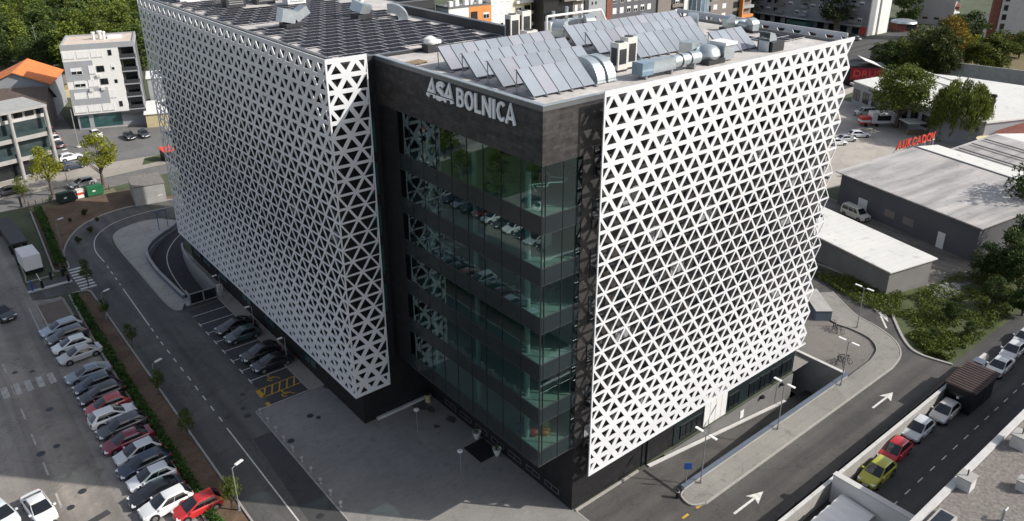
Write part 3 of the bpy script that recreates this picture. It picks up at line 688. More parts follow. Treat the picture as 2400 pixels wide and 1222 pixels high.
# --- triangular lattice screens
def holefrac(i): 
    t = i/24
    pts = [(0, .55), (.12, .59), (.3, .72), (.45, .81), (.62, .81), (.78, .70), (.9, .56), (1, .48)]
    for (a, fa), (b, fb) in zip(pts[:-1], pts[1:]):
        if a <= t <= b: return fa+(fb-fa)*(t-a)/(b-a)
    return .5
def lattice(N, p, z0, z1, org, udir, ndir, half0=True, open_end=False, top=.22, bot=.12, side=.07, endf=.07, depth=.07, m='screen'):
    """org: ground point of the left end; udir: direction along the screen; ndir: outward"""
    rows = 25; h = (z1-z0)/rows; W = N*p; mb = MB()
    u = Vector((*udir, 0)); n_ = Vector((*ndir, 0)); o = Vector((*org, 0))
    def P(a, z, d): return o+u*a+n_*d+Vector((0, 0, z))
    def cell(tri, s, edges=(1, 1, 1)):
        cx = sum(q[0] for q in tri)/3; cz = sum(q[1] for q in tri)/3
        inn = [(cx+(q[0]-cx)*s, cz+(q[1]-cz)*s) for q in tri]
        for i in range(3):
            j = (i+1) % 3
            a, b, c, d = tri[i], tri[j], inn[j], inn[i]
            mb.face([P(*a, 0), P(*b, 0), P(*c, 0), P(*d, 0)])
            mb.face([P(*a, -depth), P(*d, -depth), P(*c, -depth), P(*b, -depth)])
            mb.face([P(*d, 0), P(*c, 0), P(*c, -depth), P(*d, -depth)])
    for i in range(rows):                      # row 0 at the top
        zt = z1-i*h; zb = zt-h; s = holefrac(i)
        ot = .5 if (i % 2 == 0) == half0 else 0.; ob = .5-ot
        # walk the nodes of both lines left to right
        tops = [ot*p+k*p for k in range(int(N)+2) if ot*p+k*p <= W+1e-6]; bots = [ob*p+k*p for k in range(int(N)+2) if ob*p+k*p <= W+1e-6]
        if tops[0] > .01: cell([(0, zt), (bots[0], zb), (tops[0], zt)], s*.95)
        else: cell([(0, zb), (bots[0], zb), (0, zt)], s*.95)
        for k in range(len(tops)-1):
            b = tops[k]+p/2; cell([(tops[k], zt), (b, zb), (tops[k+1], zt)], s)
        for k in range(len(bots)-1):
            t = bots[k]+p/2; cell([(bots[k], zb), (bots[k+1], zb), (t, zt)], s)
        if not open_end:
            if W-tops[-1] > .01: cell([(tops[-1], zt), (bots[-1], zb), (W, zt)], s*.95)
            else: cell([(bots[-1], zb), (W, zb), (tops[-1], zt)], s*.95)
    def bar(a0, a1, za, zb, e=.012):
        q = [P(a0, za, e), P(a1, za, e), P(a1, zb, e), P(a0, zb, e)]; r = [P(a0, za, -depth-e), P(a1, za, -depth-e), P(a1, zb, -depth-e), P(a0, zb, -depth-e)]
        mb.face(q); mb.face(r[::-1])
        for i in range(4): j = (i+1) % 4; mb.face([q[i], r[i], r[j], q[j]])
    bar(-.03, W+.03, z1-.05, z1+top); bar(-.03, W+.03, z0-bot, z0+.05)
    if side: bar(-.03, side, z0+.05, z1-.05)
    if endf and not open_end: bar(W-endf, W+.03, z0+.05, z1-.05)
    return mb.build('facade_screen', M[m], H)
SX, SY = -9.36, 20.62
lattice(28.5, 1.807, 4.66, 37.2, (SX, SY+28.5*1.807), (0, -1), (-1, 0), half0=True, endf=.02, side=.0)     # long screen, far end first
lattice(2.09, 1.82, 4.66, 37.2, (SX+.02, SY), (1, 0), (0, -1), half0=True, side=.02)                       # its return
lattice(18.5, 1.775, 4.36, 37.2, (.6, -1.3), (1, 0), (0, -1), half0=True, open_end=True)                   # right screen
lattice(11.5, 1.807, 4.36, 37.2, (34.9, 0.2), (0, 1), (1, 0), half0=True, side=.0)                          # rear return of the right screen
# brackets holding the screens off the walls
mb = MB()
for z in (7.0, 11.1, 15.2, 19.3, 23.4, 27.5, 31.6, 35.7):
    for x in (1.2, 6.5, 12, 17.4, 22.8, 28.2, 33): mb.box(x-.05, -1.14, z, x+.05, 0, z+.12)
    mb.box(.9, -1.12, z+.121, 33.4, -.25, z+.16)
mb.build('walkway_grating', M['dgrey'], H)
mb = MB()
for z in (7.0, 11.1, 15.2, 19.3, 23.4, 27.5, 31.6, 35.7):
    for y in [23+i*5.4 for i in range(10)]: mb.box(SX+.17, y-.05, z, WX0, y+.05, z+.12)
    mb.box(SX+.25, 22.5, z+.121, WX0-.2, 71.8, z+.16)
mb.build('walkway_grating', M['dgrey'], H)

# --- sign letters on the dark parapet band
S_ = thing('wall_sign', 'pale raised letters ASA BOLNICA on the dark stone band under the roof edge', 'sign', (XB, 13.7, 34.9))
GL = {  # stroke paths in a unit-high box of the given width
 'A': (.78, [[(.06, 0), (.39, 1), (.72, 0)], [(.20, .30), (.58, .30)]]),
 'S': (.70, [[(.62, .80), (.5, .93), (.35, .94), (.16, .86), (.12, .72), (.2, .58), (.5, .46), (.6, .3), (.52, .13), (.35, .06), (.18, .08), (.07, .2)]]),
 'B': (.66, [[(.09, 0), (.09, 1)], [(.09, .92), (.36, .92), (.5, .86), (.54, .73), (.5, .59), (.36, .53), (.09, .53)], [(.36, .53), (.52, .47), (.59, .3), (.52, .13), (.38, .08), (.09, .08)]]),
 'O': (.80, [[(.40+.31*math.cos(t*math.pi/10), .5+.43*math.sin(t*math.pi/10)) for t in range(21)]]),
 'L': (.58, [[(.09, 1), (.09, 0)], [(.09, .08), (.56, .08)]]),
 'N': (.78, [[(.09, 0), (.09, 1)], [(.09, .97), (.69, .03)], [(.69, 0), (.69, 1)]]),
 'I': (.24, [[(.12, 0), (.12, 1)]]),
 'C': (.66, [[(.62, .80), (.52, .91), (.38, .93), (.2, .82), (.1, .5), (.2, .18), (.38, .07), (.52, .09), (.62, .2)]])}
def letters(txt, y0, y1, z0, hgt, depth, th, gap, slant=0):
    tot = sum(GL[c][0] for c in txt)+gap*(len(txt)-1); sx = (y0-y1)/tot; cur = 0
    for c in txt:
        w, paths = GL[c]; mb = MB()
        for q, p in enumerate(paths):
            pts = [((x+slant*(z-.5))*sx, z*hgt) for x, z in p]; l = offset(pts, th/2); r = offset(pts, -th/2); d = depth+.004*q
            for i in range(len(pts)-1):
                f = [l[i], r[i], r[i+1], l[i+1]]
                A = [(-.05-d, -x, z) for x, z in f]; B = [(-.05, -x, z) for x, z in f]
                mb.face(A); 
                for k in range(4): mb.face([A[k], B[k], B[(k+1) % 4], A[(k+1) % 4]])
        o = mb.build('letter', M['letter'], S_, loc=(0, y0-13.7-cur*sx, z0-34.9)); cur += w+gap
letters('ASA', 13.75, 10.2, 34.95, 1.38, .14, .40, .01, .12)
letters('BOLNICA', 9.75, 2.75, 34.92, 1.44, .14, .23, .10)
mb = MB(); mb.box(-.212, -3.55, .36, -.204, 0.05, .43); mb.build('stripe', ST, S_)
# ================================================================== ROOF EQUIPMENT
RZ = 36.62
# photovoltaic panels
pvm = MB(); pvm.box(0, 0, .10, 2.08, 1.58, .135, 1)
for q in (.028, 1.05): pvm.face([(q, .028, .139), (q+1.0, .028, .139), (q+1.0, 1.552, .139), (q, 1.552, .139)], 0)
pvm.box(.1, .1, 0, .25, 1.4, .10, 1); pvm.box(1.8, .1, 0, 1.95, 1.4, .10, 1)
pvm = pvm.mesh('photovoltaic_panel', [M['pv'], M['pvf']])
PVL = 'dark flat photovoltaic panel pair in the dense grid covering the left wing roof'
npv = 0
def blocked(x, y):
    for (a, b, c, d) in ((-7.6, 42.4, -2.6, 46.2), (-3.4, 39.9, -.8, 43.4), (4.4, 40.4, 8.0, 44.5), (7.3, 37.6, 9.6, 41), (8.0, 36.0, 11.6, 37.4), (-2.2, 57, 6, 61), (-4, 67, 8, 71), (.6, 20.0, 3.0, 23.8)):
        if a < x+1 < c and b < y+.6 < d: return True
    return False
row = 0; y = 23.0
while y < 71:
    x = -7.2+(row*.83) % 2.11-.9
    while x < 9.3:
        if x > -7.5 and not blocked(x, y) and npv < 298:
            o = put(pvm, 'photovoltaic_panel', loc=(x, y, RZ)); tag(o, PVL, 'solar panel', 'photovoltaic panels laid flat on the left wing roof'); npv += 1
        x += 2.11
    y += 1.62; row += 1
for i, (x, y) in enumerate(((28.6, 5.2), (30.8, 5.2), (29.2, 3.7), (31.4, 3.7), (27.6, 6.6))):
    o = put(pvm, 'photovoltaic_panel', loc=(x, y, RZ)); o.scale = (.95, .85, 1)
    tag(o, 'dark flat photovoltaic panel beside the tilted collectors near the far roof corner', 'solar panel', 'photovoltaic panels near the far roof corner')
for i in range(3):
    o = put(pvm, 'photovoltaic_panel', loc=(2.6+i*2.16, 20.15, RZ)); tag(o, 'dark flat photovoltaic panel in the short row behind the tilted collectors', 'solar panel', 'photovoltaic panels behind the tilted collectors')
# tilted thermal collectors: one rack per row
cw, cl, tilt = 1.19, 2.5, R(40)
ce = math.cos(tilt)*cl; se = math.sin(tilt)*cl
cm = MB(); cm.face([(.03, 0, 0), (cw-.03, 0, 0), (cw-.03, ce, se), (.03, ce, se)], 0)
cm.face([(.0, .03, -.08), (0, ce+.03, se-.08), (cw, ce+.03, se-.08), (cw, .03, -.08)], 1)
for a, b in (((0, -.01, .005), (.03, -.01, .005)), ):
    pass
cm.face([(0, 0, -.001), (.03, 0, -.001), (.03, ce, se-.001), (0, ce, se-.001)], 1); cm.face([(cw-.03, 0, -.001), (cw, 0, -.001), (cw, ce, se-.001), (cw-.03, ce, se-.001)], 1)
cm.face([(0, .03, -.08), (cw, .03, -.08), (cw, 0, -.001), (0, 0, -.001)], 1); cm.face([(0, ce+.03, se-.08), (0, ce, se-.001), (cw, ce, se-.001), (cw, ce+.03, se-.08)], 1)
cm.face([(0, .03, -.08), (0, 0, -.001), (0, ce, se-.001), (0, ce+.03, se-.08)], 1); cm.face([(cw, 0, -.001), (cw, .03, -.08), (cw, ce+.03, se-.08), (cw, ce, se-.001)], 1)
cm = cm.mesh('collector_panel', [M['coll'], M['dgrey']])
leg = MB(); leg.tube((0, .05, .1), (0, ce*.97, .1), .035, n=6); leg.tube((0, ce*.95, .1), (0, ce*.97, se+.02), .04, n=6); leg.tube((0, .06, .06), (0, ce, se+.04), .03, n=6); leg.box(-.12, -.25, 0, .12, ce+.2, .09)
leg = leg.mesh('rack_leg', M['pole'])
racks = [(2.65, -2.5, 5, 'front row of five tilted collectors at the near roof corner'), (6.3, -2.3, 8, 'second row of tilted collectors behind the near corner row'),
 (9.8, -2.1, 9, 'third row of tilted collectors counted from the near roof edge'), (13.3, -2.0, 10, 'rearmost long row of tilted collectors beside the flat dark panels'),
 (3.6, 20.4, 4, 'short row of four tilted collectors beside the fan housing near the white lattice'), (7.0, 13.3, 8, 'front row of the far group of tilted collectors behind the white ac units'),
 (10.6, 12.0, 12, 'middle row of the far group of tilted collectors'), (14.1, 12.6, 13, 'rear row of the far group of tilted collectors by the ducts')]
for (y, x0, n, lab) in racks:
    t = thing('solar_collector_rack', lab, 'solar collector', (x0, y, RZ), 0, 'racks of tilted solar collectors on the roof')
    for i in range(n):
        pc = put(cm, 'collector_panel', t, (i*(cw+.03), 0, .16)); q = random.uniform(.88, 1.1); pc.color = (q*random.choice([1, 1, 1, 1.08]), q, q, 1)
    for i in range(0, n+1, 1): put(leg, 'rack_leg', t, (i*(cw+.03)-.015, 0, .02))
    MB().tube((-.1, ce+.06, se+.12), (n*(cw+.03)+.1, ce+.06, se+.12), .04, n=6).build('header_tube', M['pipe'], t)
    MB().box(-.1, .5, .09, n*(cw+.03)+.1, .62, .15).build('rail', M['pole'], t)
# ac units
def ac(loc, lab, h=2.3, w=1.1, d=.9):
    t = thing('air_conditioner', lab, 'air conditioner', loc)
    MB().box(-w/2, -d/2, .15, w/2, d/2, h).build('casing', M['acw'], t); MB().box(-w/2, -d/2, 0, w/2, d/2, .15).build('base', M['dgrey'], t)
    mb = MB(); mb.box(-w*.36, -d/2-.02, .6, w*.36, -d/2, h-.5)
    for i in range(6): mb.box(-w*.36, -d/2-.04, .7+i*(h-1.3)/6, w*.36, -d/2-.021, .75+i*(h-1.3)/6)
    mb.build('grille', M['dgrey'], t)
    mb = MB(); mb.box(-w/2-.02, -d*.35, .5, -w/2, d*.35, h-.4); mb.build('grille', M['dgrey'], t)
    MB().lathe([(w*.34, 0), (w*.34, .06), (w*.26, .07)], (0, 0, h), 14).build('fan', M['dgrey'], t)
ac((8.7, 5.2, RZ), 'left of the two tall white air conditioners among the collectors')
ac((10.1, 5.5, RZ), 'right of the two tall white air conditioners among the collectors', 2.55)
ac((10.4, 20.8, RZ), 'white air conditioner against the end of the black parapet', 2.5)
ac((12.0, 21.0, RZ), 'tall white air conditioner right of the black parapet end', 2.7)
ac((10.6, 18.6, RZ), 'squat white air conditioner in front of the tall pair by the parapet', 1.3, 1.3, 1.0)
# ducts
def duct(loc, lab, parts, rz=0):
    t = thing('ventilation_duct', lab, 'duct', loc, rz)
    for nm, mb, m in parts: mb.build(nm, M[m], t, smooth=True)
def hood(s=1.0, dirx=1):
    mb = MB(); k = 8
    pr = [(dirx*s*(1.1-1.1*math.cos(a)), s*(1.0+.75*math.sin(a))) for a in [i*math.pi/2/k for i in range(k+1)]]
    for (x0, z0), (x1, z1) in zip(pr[:-1], pr[1:]):
        mb.face([(x0, -.55*s, z0), (x0, .55*s, z0), (x1, .55*s, z1), (x1, -.55*s, z1)])
    outer = [(0, 0)]+pr+[(pr[-1][0], 1.0*s-.1), (1.1*s*dirx, 0)]
    for y in (-.55*s, .55*s): mb.face([(x, y, z) for x, z in (outer if y > 0 else outer[::-1])])
    mb.box(min(0, 1.1*s*dirx), -.55*s, 0, max(0, 1.1*s*dirx), .55*s, .95*s)
    return mb
def curb(s): return MB().box(-.3*s, -.7*s, -.02, 1.4*s, .7*s, .3*s)
duct((8.0, 2.0, RZ+.35), 'long silver duct with blue end hood lying behind the right lattice edge', [('elbow', MB().box(-.6, -.55, 0, .7, .55, 1.0), 'blueglass'),
    ('run', MB().box(.7, -.5, .05, 3.4, .5, .98), 'galv'), ('silencer', MB().tube((3.4, 0, .52), (6.6, 0, .52), .52, n=18), 'galv'),
    ('band', MB().tube((4.2, 0, .52), (4.35, 0, .52), .56, n=18).tube((5.3, 0, .52), (5.45, 0, .52), .56, n=18), 'dgrey'), ('support', MB().box(0, -.4, -.35, .2, .4, 0).box(3, -.4, -.35, 3.2, .4, 0).box(5.8, -.4, -.35, 6, .4, .1), 'pole')])
def arch(x0, y):
    mb = MB(); k = 10; ro, ri, w = 1.75, .75, .42
    for q in range(k):
        a0 = math.pi/2*q/k; a1 = math.pi/2*(q+1)/k
        O = lambda a, r: (r*math.sin(a), r*math.cos(a))
        (ox0, oz0), (ox1, oz1), (ix0, iz0), (ix1, iz1) = O(a0, ro), O(a1, ro), O(a0, ri), O(a1, ri)
        mb.face([(ox0, -w, oz0), (ox1, -w, oz1), (ox1, w, oz1), (ox0, w, oz0)]); mb.face([(ix0, -w, iz0), (ix0, w, iz0), (ix1, w, iz1), (ix1, -w, iz1)])
        for s_ in (-w, w): mb.face([(ox0, s_, oz0), (ox1, s_, oz1), (ix1, s_, iz1), (ix0, s_, iz0)])
    mb.box(-.5, -w, ri, 0, w, ro); mb.box(ri-.05, -w-.06, -.0, ro+.05, w+.06, .12)
    return mb
duct((4.35, 4.5, RZ+.05), 'curved shiny duct bend touching the end of the front collector row', [('elbow', arch(0, 0), 'galv')], R(-90))
duct((5.5, 4.5, RZ+.05), 'curved shiny duct bend beside the two white ac units', [('elbow', arch(0, 0), 'galv')], R(-90))
duct((16.2, 2.6, RZ), 'domed silver fan housing on a dark curb near the white lattice', [('curb', curb(1.3), 'dgrey'), ('dome', MB().lathe([(.9, .4), (1.1, .7), (1.0, 1.1), (.7, 1.4), (.2, 1.55)], (.5, 0, 0), 18), 'galv'), ('plenum', MB().box(1.9, -.7, .1, 3.3, .8, 1.35), 'galv'), ('cap', MB().box(1.8, -.85, 1.351, 3.4, .9, 1.6), 'white'), ('inlet', MB().obox((0, 1.5, 1.2), (1.6, 1.2, .9), .2), 'galv')])
duct((25.6, 2.4, RZ), 'rounded silver cowl on a dark box near the far roof corner', [('curb', MB().box(-.9, -.8, 0, .9, .8, .9), 'dgrey'), ('cowl', hood(1.0, -1), 'galv')])
duct((-2.6, 41.6, RZ), 'slanted silver air handling hood standing among the flat panels', [('curb', MB().box(-.9, -.9, 0, 1.1, .9, .5), 'dgrey'), ('casing', MB().obox((-.4, 0, 1.25), (1.5, 1.5, 1.3), 0, 0, 0, .25), 'galv'), ('hood', MB().obox((1.1, .1, 1.35), (1.7, 1.4, .9), 0, 0, 0, -.5), 'galv')])
duct((6.2, 42.4, RZ), 'greenish silver roof cowl between dark panels with a white stack', [('curb', MB().box(-.9, -.9, 0, .9, .9, .5), 'dgrey'), ('casing', MB().obox((0, 0, 1.2), (1.9, 1.5, 1.1), .5, 0, .3, .2), 'galv'), ('stack', MB().tube((.5, .6, 1.4), (.4, .9, 3.3), .25, n=12), 'white')])
duct((8.3, 39.2, RZ), 'bright bent duct near the black parapet of the left wing', [('elbow', arch(0, 0), 'galv')], R(-40))
for (x, y, lab, s, r) in ((13.6, 18.0, 'large silver duct bend nearest the tall white ac units behind the collectors', 1.5, .4), (16.2, 19.4, 'second large silver duct cluster behind the collectors', 1.4, -.7), (19.8, 19.6, 'silver duct with white side behind the collectors', 1.3, 1.2), (25, 17.5, 'silver duct bend behind the far collectors', 1.2, .2), (28.8, 14.0, 'silver ducts by the rear lattice, left of the group', 1.25, .6), (31.0, 11.6, 'silver ducts by the rear lattice, middle of the group', 1.2, -.5), (32.2, 8.6, 'silver ducts by the rear lattice, right of the group', 1.1, 1.4)):
    s *= .72
    duct((x, y, RZ), lab, [('curb', curb(s), 'dgrey'), ('elbow', hood(s), 'galv'), ('run', MB().tube((1.1*s, 0, .7*s), (2.9*s, .3, .7*s), .5*s, n=14), 'galv'), ('plenum', MB().box(2.7*s, -.5*s, .05, 3.8*s, .7*s, 1.1*s), 'galv')], r)
duct((14.6, 20.6, RZ), 'long white pipe frame over the machines at the back of the roof', [('pipe', MB().pathtube([(0, 0, 0), (0, 0, 1.9), (7.5, 0, 1.9), (8.6, 0, .2)], .12, 8), 'white'), ('machine', MB().box(.8, .3, 0, 7, 1.2, 1.2), 'white'), ('outlet', MB().tube((1.5, .7, 1.2), (1.5, .7, 2.2), .18).tube((3.3, .7, 1.2), (3.3, .7, 2.5), .18).tube((5.2, .7, 1.2), (5.2, .7, 2.2), .18), 'galv')])
t = thing('roof_hatch', 'white rounded vent cap on a dark upstand between the two roofs', 'roof vent', (1.4, 21.4, RZ))
MB().box(-.6, -.5, 0, .6, .5, .7).build('curb', M['dgrey'], t); MB().lathe([(.5, .7), (.6, .9), (.55, 1.2), (.2, 1.4)], n=16).build('cap', M['white'], t, smooth=True); MB().box(.35, -.3, .7, 1.0, .3, 1.0).build('outlet', M['white'], t)
t = thing('pallet', 'pale timber pallet lying on the near roof beside the parapet', 'pallet', (-2.4, 18.0, RZ), .2)
mb = MB(); [mb.box(-.9, -.6+i*.25, .1, .9, -.42+i*.25, .15) for i in range(5)]; [mb.box(-.9+i*.8, -.6, 0, -.75+i*.8, .58, .1) for i in range(3)]; mb.build('boards', M['wood'], t)
for (x, y, h, lab) in ((-1.5, 60, 2.2, 'dark plant box at the far end of the left wing roof'), (2.5, 60.5, 2.6, 'dark plant box with pale top at the far left wing roof'), (5.2, 57.5, 1.4, 'low pale machine among the flat panels'), (-4.2, 68.5, 3.0, 'white lift housing on the far end of the left wing roof'), (0.5, 69, 2.8, 'second white housing on the far end of the left wing roof')):
    t = thing('plant_unit', lab, 'roof machine', (x, y, RZ)); MB().box(-1.2, -.8, 0, 1.2, .8, h).build('casing', M['white' if 'white' in lab or 'pale m' in lab else 'dgrey'], t); MB().box(-1.3, -.9, h, 1.3, .9, h+.1).build('lid', M['acw'], t); mb = MB(); [mb.box(-.9, -.83, .4+i*.25, .9, -.801, .5+i*.25) for i in range(3)]; mb.build('louvre', M['pole'], t)

# ================================================================== CARS
def car_proto(kind):
    L_, W, Hh, belt, xr, xrt, xft, xf = {
     'hatch': (4.15, 1.79, 1.47, .92, -1.98, -1.30, -.02, 1.18), 'sedan': (4.65, 1.83, 1.43, .92, -1.85, -.80, .12, 1.28),
     'wagon': (4.65, 1.83, 1.48, .93, -2.22, -1.55, .08, 1.25), 'suv': (4.45, 1.86, 1.60, 1.02, -2.12, -1.45, .02, 1.15), 'van': (4.9, 1.92, 1.95, 1.10, -2.35, -2.2, .75, 1.55)}[kind]
    w = W/2; root = bpy.data.objects.new('parked_car', None)
    nose = {'van': .92}.get(kind, .78)*belt/.9
    st = [(-L_/2, .80, .42, belt*.80), (-L_/2+.10, .92, .30, belt*.95), (-L_/2+.55, 1.0, .21, belt+.02), (-.3, 1.0, .19, belt), (xf-.15, 1.0, .19, belt), (L_/2-.75, .985, .21, nose+.06), (L_/2-.28, .92, .25, nose-.06), (L_/2-.06, .80, .32, nose-.18), (L_/2, .72, .40, nose-.28)]
    mb = MB(); rings = []
    for (x, f, zb, zt) in st:
        a = w*f; prof = [(0, zb), (a*.86, zb), (a, zb+.12), (a, zb+(zt-zb)*.55), (a*.975, zt-.10), (a*.88, zt), (0, zt+.035)]
        rings.append([(x, y, z) for y, z in prof]+[(x, -y, z) for y, z in prof[-2:0:-1]])
    k = len(rings[0])
    for r in rings: mb.v += r
    for i in range(len(rings)-1):
        for j in range(k): q = (j+1) % k; mb.f.append((i*k+j, i*k+q, (i+1)*k+q, (i+1)*k+j)); mb.m.append(0)
    mb.f.append(tuple(range(k-1, -1, -1))); mb.f.append(tuple(range((len(rings)-1)*k, len(rings)*k))); mb.m += [0, 0]
    # cabin
    lv = [(0, .88), (.55, .79), (.9, .70), (1.0, .60)]; cr = []
    for t, f in lv:
        a = w*f; z = belt-.02+(Hh-belt+.02)*t; e = t if t < .95 else .97
        x0 = xr+(xrt-xr)*e; x1 = xf+(xft-xf)*e
        if t == 1: x0 += .12; x1 -= .15
        cr.append([(x0, -a, z), (x1, -a*.97, z), (x1+.05*(1-t)+.03, 0, z+.01), (x1, a*.97, z), (x0, a, z), (x0-.04, 0, z+.01)])
    n = len(mb.v); kk = 6
    for r in cr: mb.v += r
    for i in range(3):
        for j in range(kk): q = (j+1) % kk; mb.f.append((n+i*kk+j, n+i*kk+q, n+(i+1)*kk+q, n+(i+1)*kk+j)); mb.m.append(0)
    top = len(mb.v); mb.v.append(((xrt+xft)/2, 0, Hh+.03))
    for j in range(kk): mb.f.append((n+3*kk+j, n+3*kk+(j+1) % kk, top)); mb.m.append(0)
    body = put(mb.mesh('body', M['paintcar'], True, .5), 'body', root)
    # glazing sits just proud of the cabin
    gl = MB()
    def lerp(p, q, t): return tuple(p[i]+(q[i]-p[i])*t for i in range(3))
    def pane(a, b, c, d, u0, u1, v0, v1, off):
        P = lambda u, v: Vector(lerp(lerp(a, b, u), lerp(d, c, u), v))
        q = [P(u0, v0), P(u1, v0), P(u1, v1), P(u0, v1)]; nn = (q[1]-q[0]).cross(q[3]-q[0]).normalized()
        if nn.dot(Vector(off)) < 0: nn = -nn
        gl.face([tuple(p+nn*.014) for p in q])
    lo, hi = cr[0], cr[2]
    m0, m1 = cr[0], cr[1]
    for (p, q_, off, uu) in ((0, 1, (0, -1, 0), None), (4, 3, (0, 1, 0), None)):
        cuts = [(.13, .52), (.535, .88)] if kind != 'van' else [(.06, .38), (.41, .66), (.69, .90)]
        for u0, u1 in cuts:
            pane(cr[0][p], cr[0][q_], cr[1][q_], cr[1][p], u0, u1, .12, 1, off); pane(cr[1][p], cr[1][q_], cr[2][q_], cr[2][p], u0, u1, 0, .88, off)
    for (i, j, off) in ((1, 2, (1, 0, .3)), (2, 3, (1, 0, .3)), (4, 5, (-1, 0, .3)), (5, 0, (-1, 0, .3))):
        e0, e1 = (.06, 1.0) if i in (1, 4) else (0, .94)
        for l in (0, 1): pane(cr[l][i], cr[l][j], cr[l+1][j], cr[l+1][i], e0, e1, .10 if l == 0 else 0, .95 if l == 1 else 1, off)
    put(gl.mesh('windows', M['carglass']), 'windows', root)
    wr = .33 if kind != 'suv' else .37
    ty = MB().tube((0, -.1, 0), (0, .1, 0), wr, n=20).mesh('tyre', M['black'])
    rm = MB().lathe([(wr*.62, .0), (wr*.62, .02), (wr*.3, .03), (.05, .02)], n=14).mesh('rim', M['rim'])
    for x in (-L_*.30, L_*.305):
        for s in (-1, 1):
            wo = put(ty, 'wheel', root, (x, s*(w-.085), wr)); ro = put(rm, 'rim', wo, (0, s*.1, 0)); ro.rotation_euler = (-s*math.pi/2, 0, 0)
            mbk = [(x+(wr+.07)*math.cos(t), s*(w+.004), wr+(wr+.07)*math.sin(t)) for t in [i*math.pi/10-.25 for i in range(16)]]
            put(MB().face(mbk if s < 0 else mbk[::-1]).mesh('wheel_arch', M['black']), 'wheel_arch', root)
    hl = MB().obox((0, 0, 0), (.34, .36, .13), 0).mesh('headlight', M['lampw']); tl = MB().obox((0, 0, 0), (.14, .34, .2), 0).mesh('tail_light', M['lampr'])
    mi = MB().obox((0, 0, 0), (.16, .2, .13), 0).mesh('mirror', M['paintcar'])
    for s in (-1, 1):
        put(hl, 'headlight', root, (L_/2-.22, s*w*.68, nose-.17), -s*.35); put(tl, 'tail_light', root, (-L_/2+.06, s*w*.70, belt*.80)); put(mi, 'mirror', root, (xf-.30, s*(w+.06), belt+.06))
    mb = MB(); mb.box(L_/2-.04, -w*.5, .42, L_/2+.012, w*.5, nose-.32+.02); mb.box(L_/2-.1, -w*.62, .28, L_/2+.008, w*.62, .38); put(mb.mesh('grille', M['black']), 'grille', root)
    pl = MB().box(0, -.26, 0, .012, .26, .11).mesh('number_plate', M['white'])
    put(pl, 'number_plate', root, (L_/2+.014, 0, .44)); put(pl, 'number_plate', root, (-L_/2-.012, 0, .55))
    return root
CARS = {k: car_proto(k) for k in ('hatch', 'sedan', 'wagon', 'suv', 'van')}
def car(kind, x, y, rz, color, label, group=None, name='parked_car', scale=1.0, z=.0):
    o = copy_tree(CARS[kind]); COL.objects.link if False else None
    o.location = (x, y, z); o.rotation_euler.z = R(rz); o.name = name; o.scale = (scale,)*3
    tag(o, label, 'car' if kind != 'van' else 'van', group)
    for c in o.children:
        if c.name.startswith(('body', 'mirror')): c.color = (*color, 1)
    return o
for k in CARS: _tree[CARS[k]] = [c for c in bpy.data.objects if c.parent == CARS[k]]
WHT = (.78, .78, .77); SIL = (.42, .44, .46); BLK = (.012, .013, .016); NAV = (.020, .035, .065); RED = (.42, .03, .03); DRD = (.19, .012, .03); GRY = (.06, .065, .075); BGY = (.20, .24, .28)
rowg = 'cars parked along the hedge'
def rowcar(kind, px, py, color, label, rz=183, dx=0):
    x, y = g(px, py, .75); car(kind, -27.25+dx+random.uniform(-.18, .18), y, rz+random.uniform(-2.2, 2.2), color, label, rowg)
rowcar('wagon', 140, 766, (.34, .40, .46), 'silver blue estate car at the far end of the row by the hedge')
rowcar('suv', 152, 786, GRY, 'dark suv squeezed between the silver estate and the white hatchback')
rowcar('hatch', 171, 804, WHT, 'white hatchback second of two pale cars before the gap in the row')
rowcar('sedan', 177, 829, (.50, .50, .49), 'silver grey saloon just before the gap in the row by the hedge', dx=.1)
rowcar('sedan', 202, 873, BGY, 'blue grey saloon just after the gap in the row by the hedge')
rowcar('hatch', 214, 899, NAV, 'dark navy hatchback beside the blue grey saloon')
rowcar('suv', 226, 925, BLK, 'black car with grey roof sheen next to the bright red one')
rowcar('hatch', 245, 948, RED, 'bright red hatchback in the middle of the row by the hedge')
rowcar('suv', 252, 976, WHT, 'white car with dark rear window beside the bright red hatchback', 3)
rowcar('wagon', 264, 1003, GRY, 'dark grey estate between the white and the wine red car')
rowcar('sedan', 285, 1033, DRD, 'wine red saloon in the row by the hedge')
rowcar('hatch', 302, 1064, (.62, .63, .64), 'pale silver car beside the wine red saloon')
rowcar('wagon', 315, 1092, NAV, 'navy blue estate with bright side trim in the row by the hedge')
rowcar('hatch', 333, 1124, (.72, .73, .74), 'white car between the navy estate and the black saloon')
rowcar('sedan', 350, 1155, BLK, 'glossy black saloon in front of the large white car')
rowcar('suv', 366, 1188, WHT, 'large bright white car in the sun near the frame bottom')
rowcar('hatch', 412, 1206, (.55, .03, .03), 'bright red car cut by the bottom of the frame', dx=2.0)
car('sedan', *g(92, 1190, .6), -82, WHT, 'white saloon in the sunlit parking lot pointing to the frame bottom')
car('hatch', *g(2, 1206, .6), -75, (.62, .66, .68), 'white car with dark windows at the lower left frame corner')
car('suv', *g(2, 733, .7), -70, GRY, 'dark car cut by the left frame edge opposite the hedge row')
bay = 'cars in the bays under the left lattice'
car('sedan', -10.9, 48.5, 180, BLK, 'black saloon in the upper bay under the left lattice', bay)
car('hatch', -11.0, 45.9, 180, (.05, .075, .08), 'dark teal hatchback with shiny roof in a bay under the left lattice', bay)
car('suv', -11.0, 40.6, 180, (.02, .02, .022), 'black suv in the bay next to an empty one under the lattice', bay)
car('sedan', -10.7, 38.0, 180, (.016, .018, .024), 'black saloon nearest the yellow hatched bay', bay)
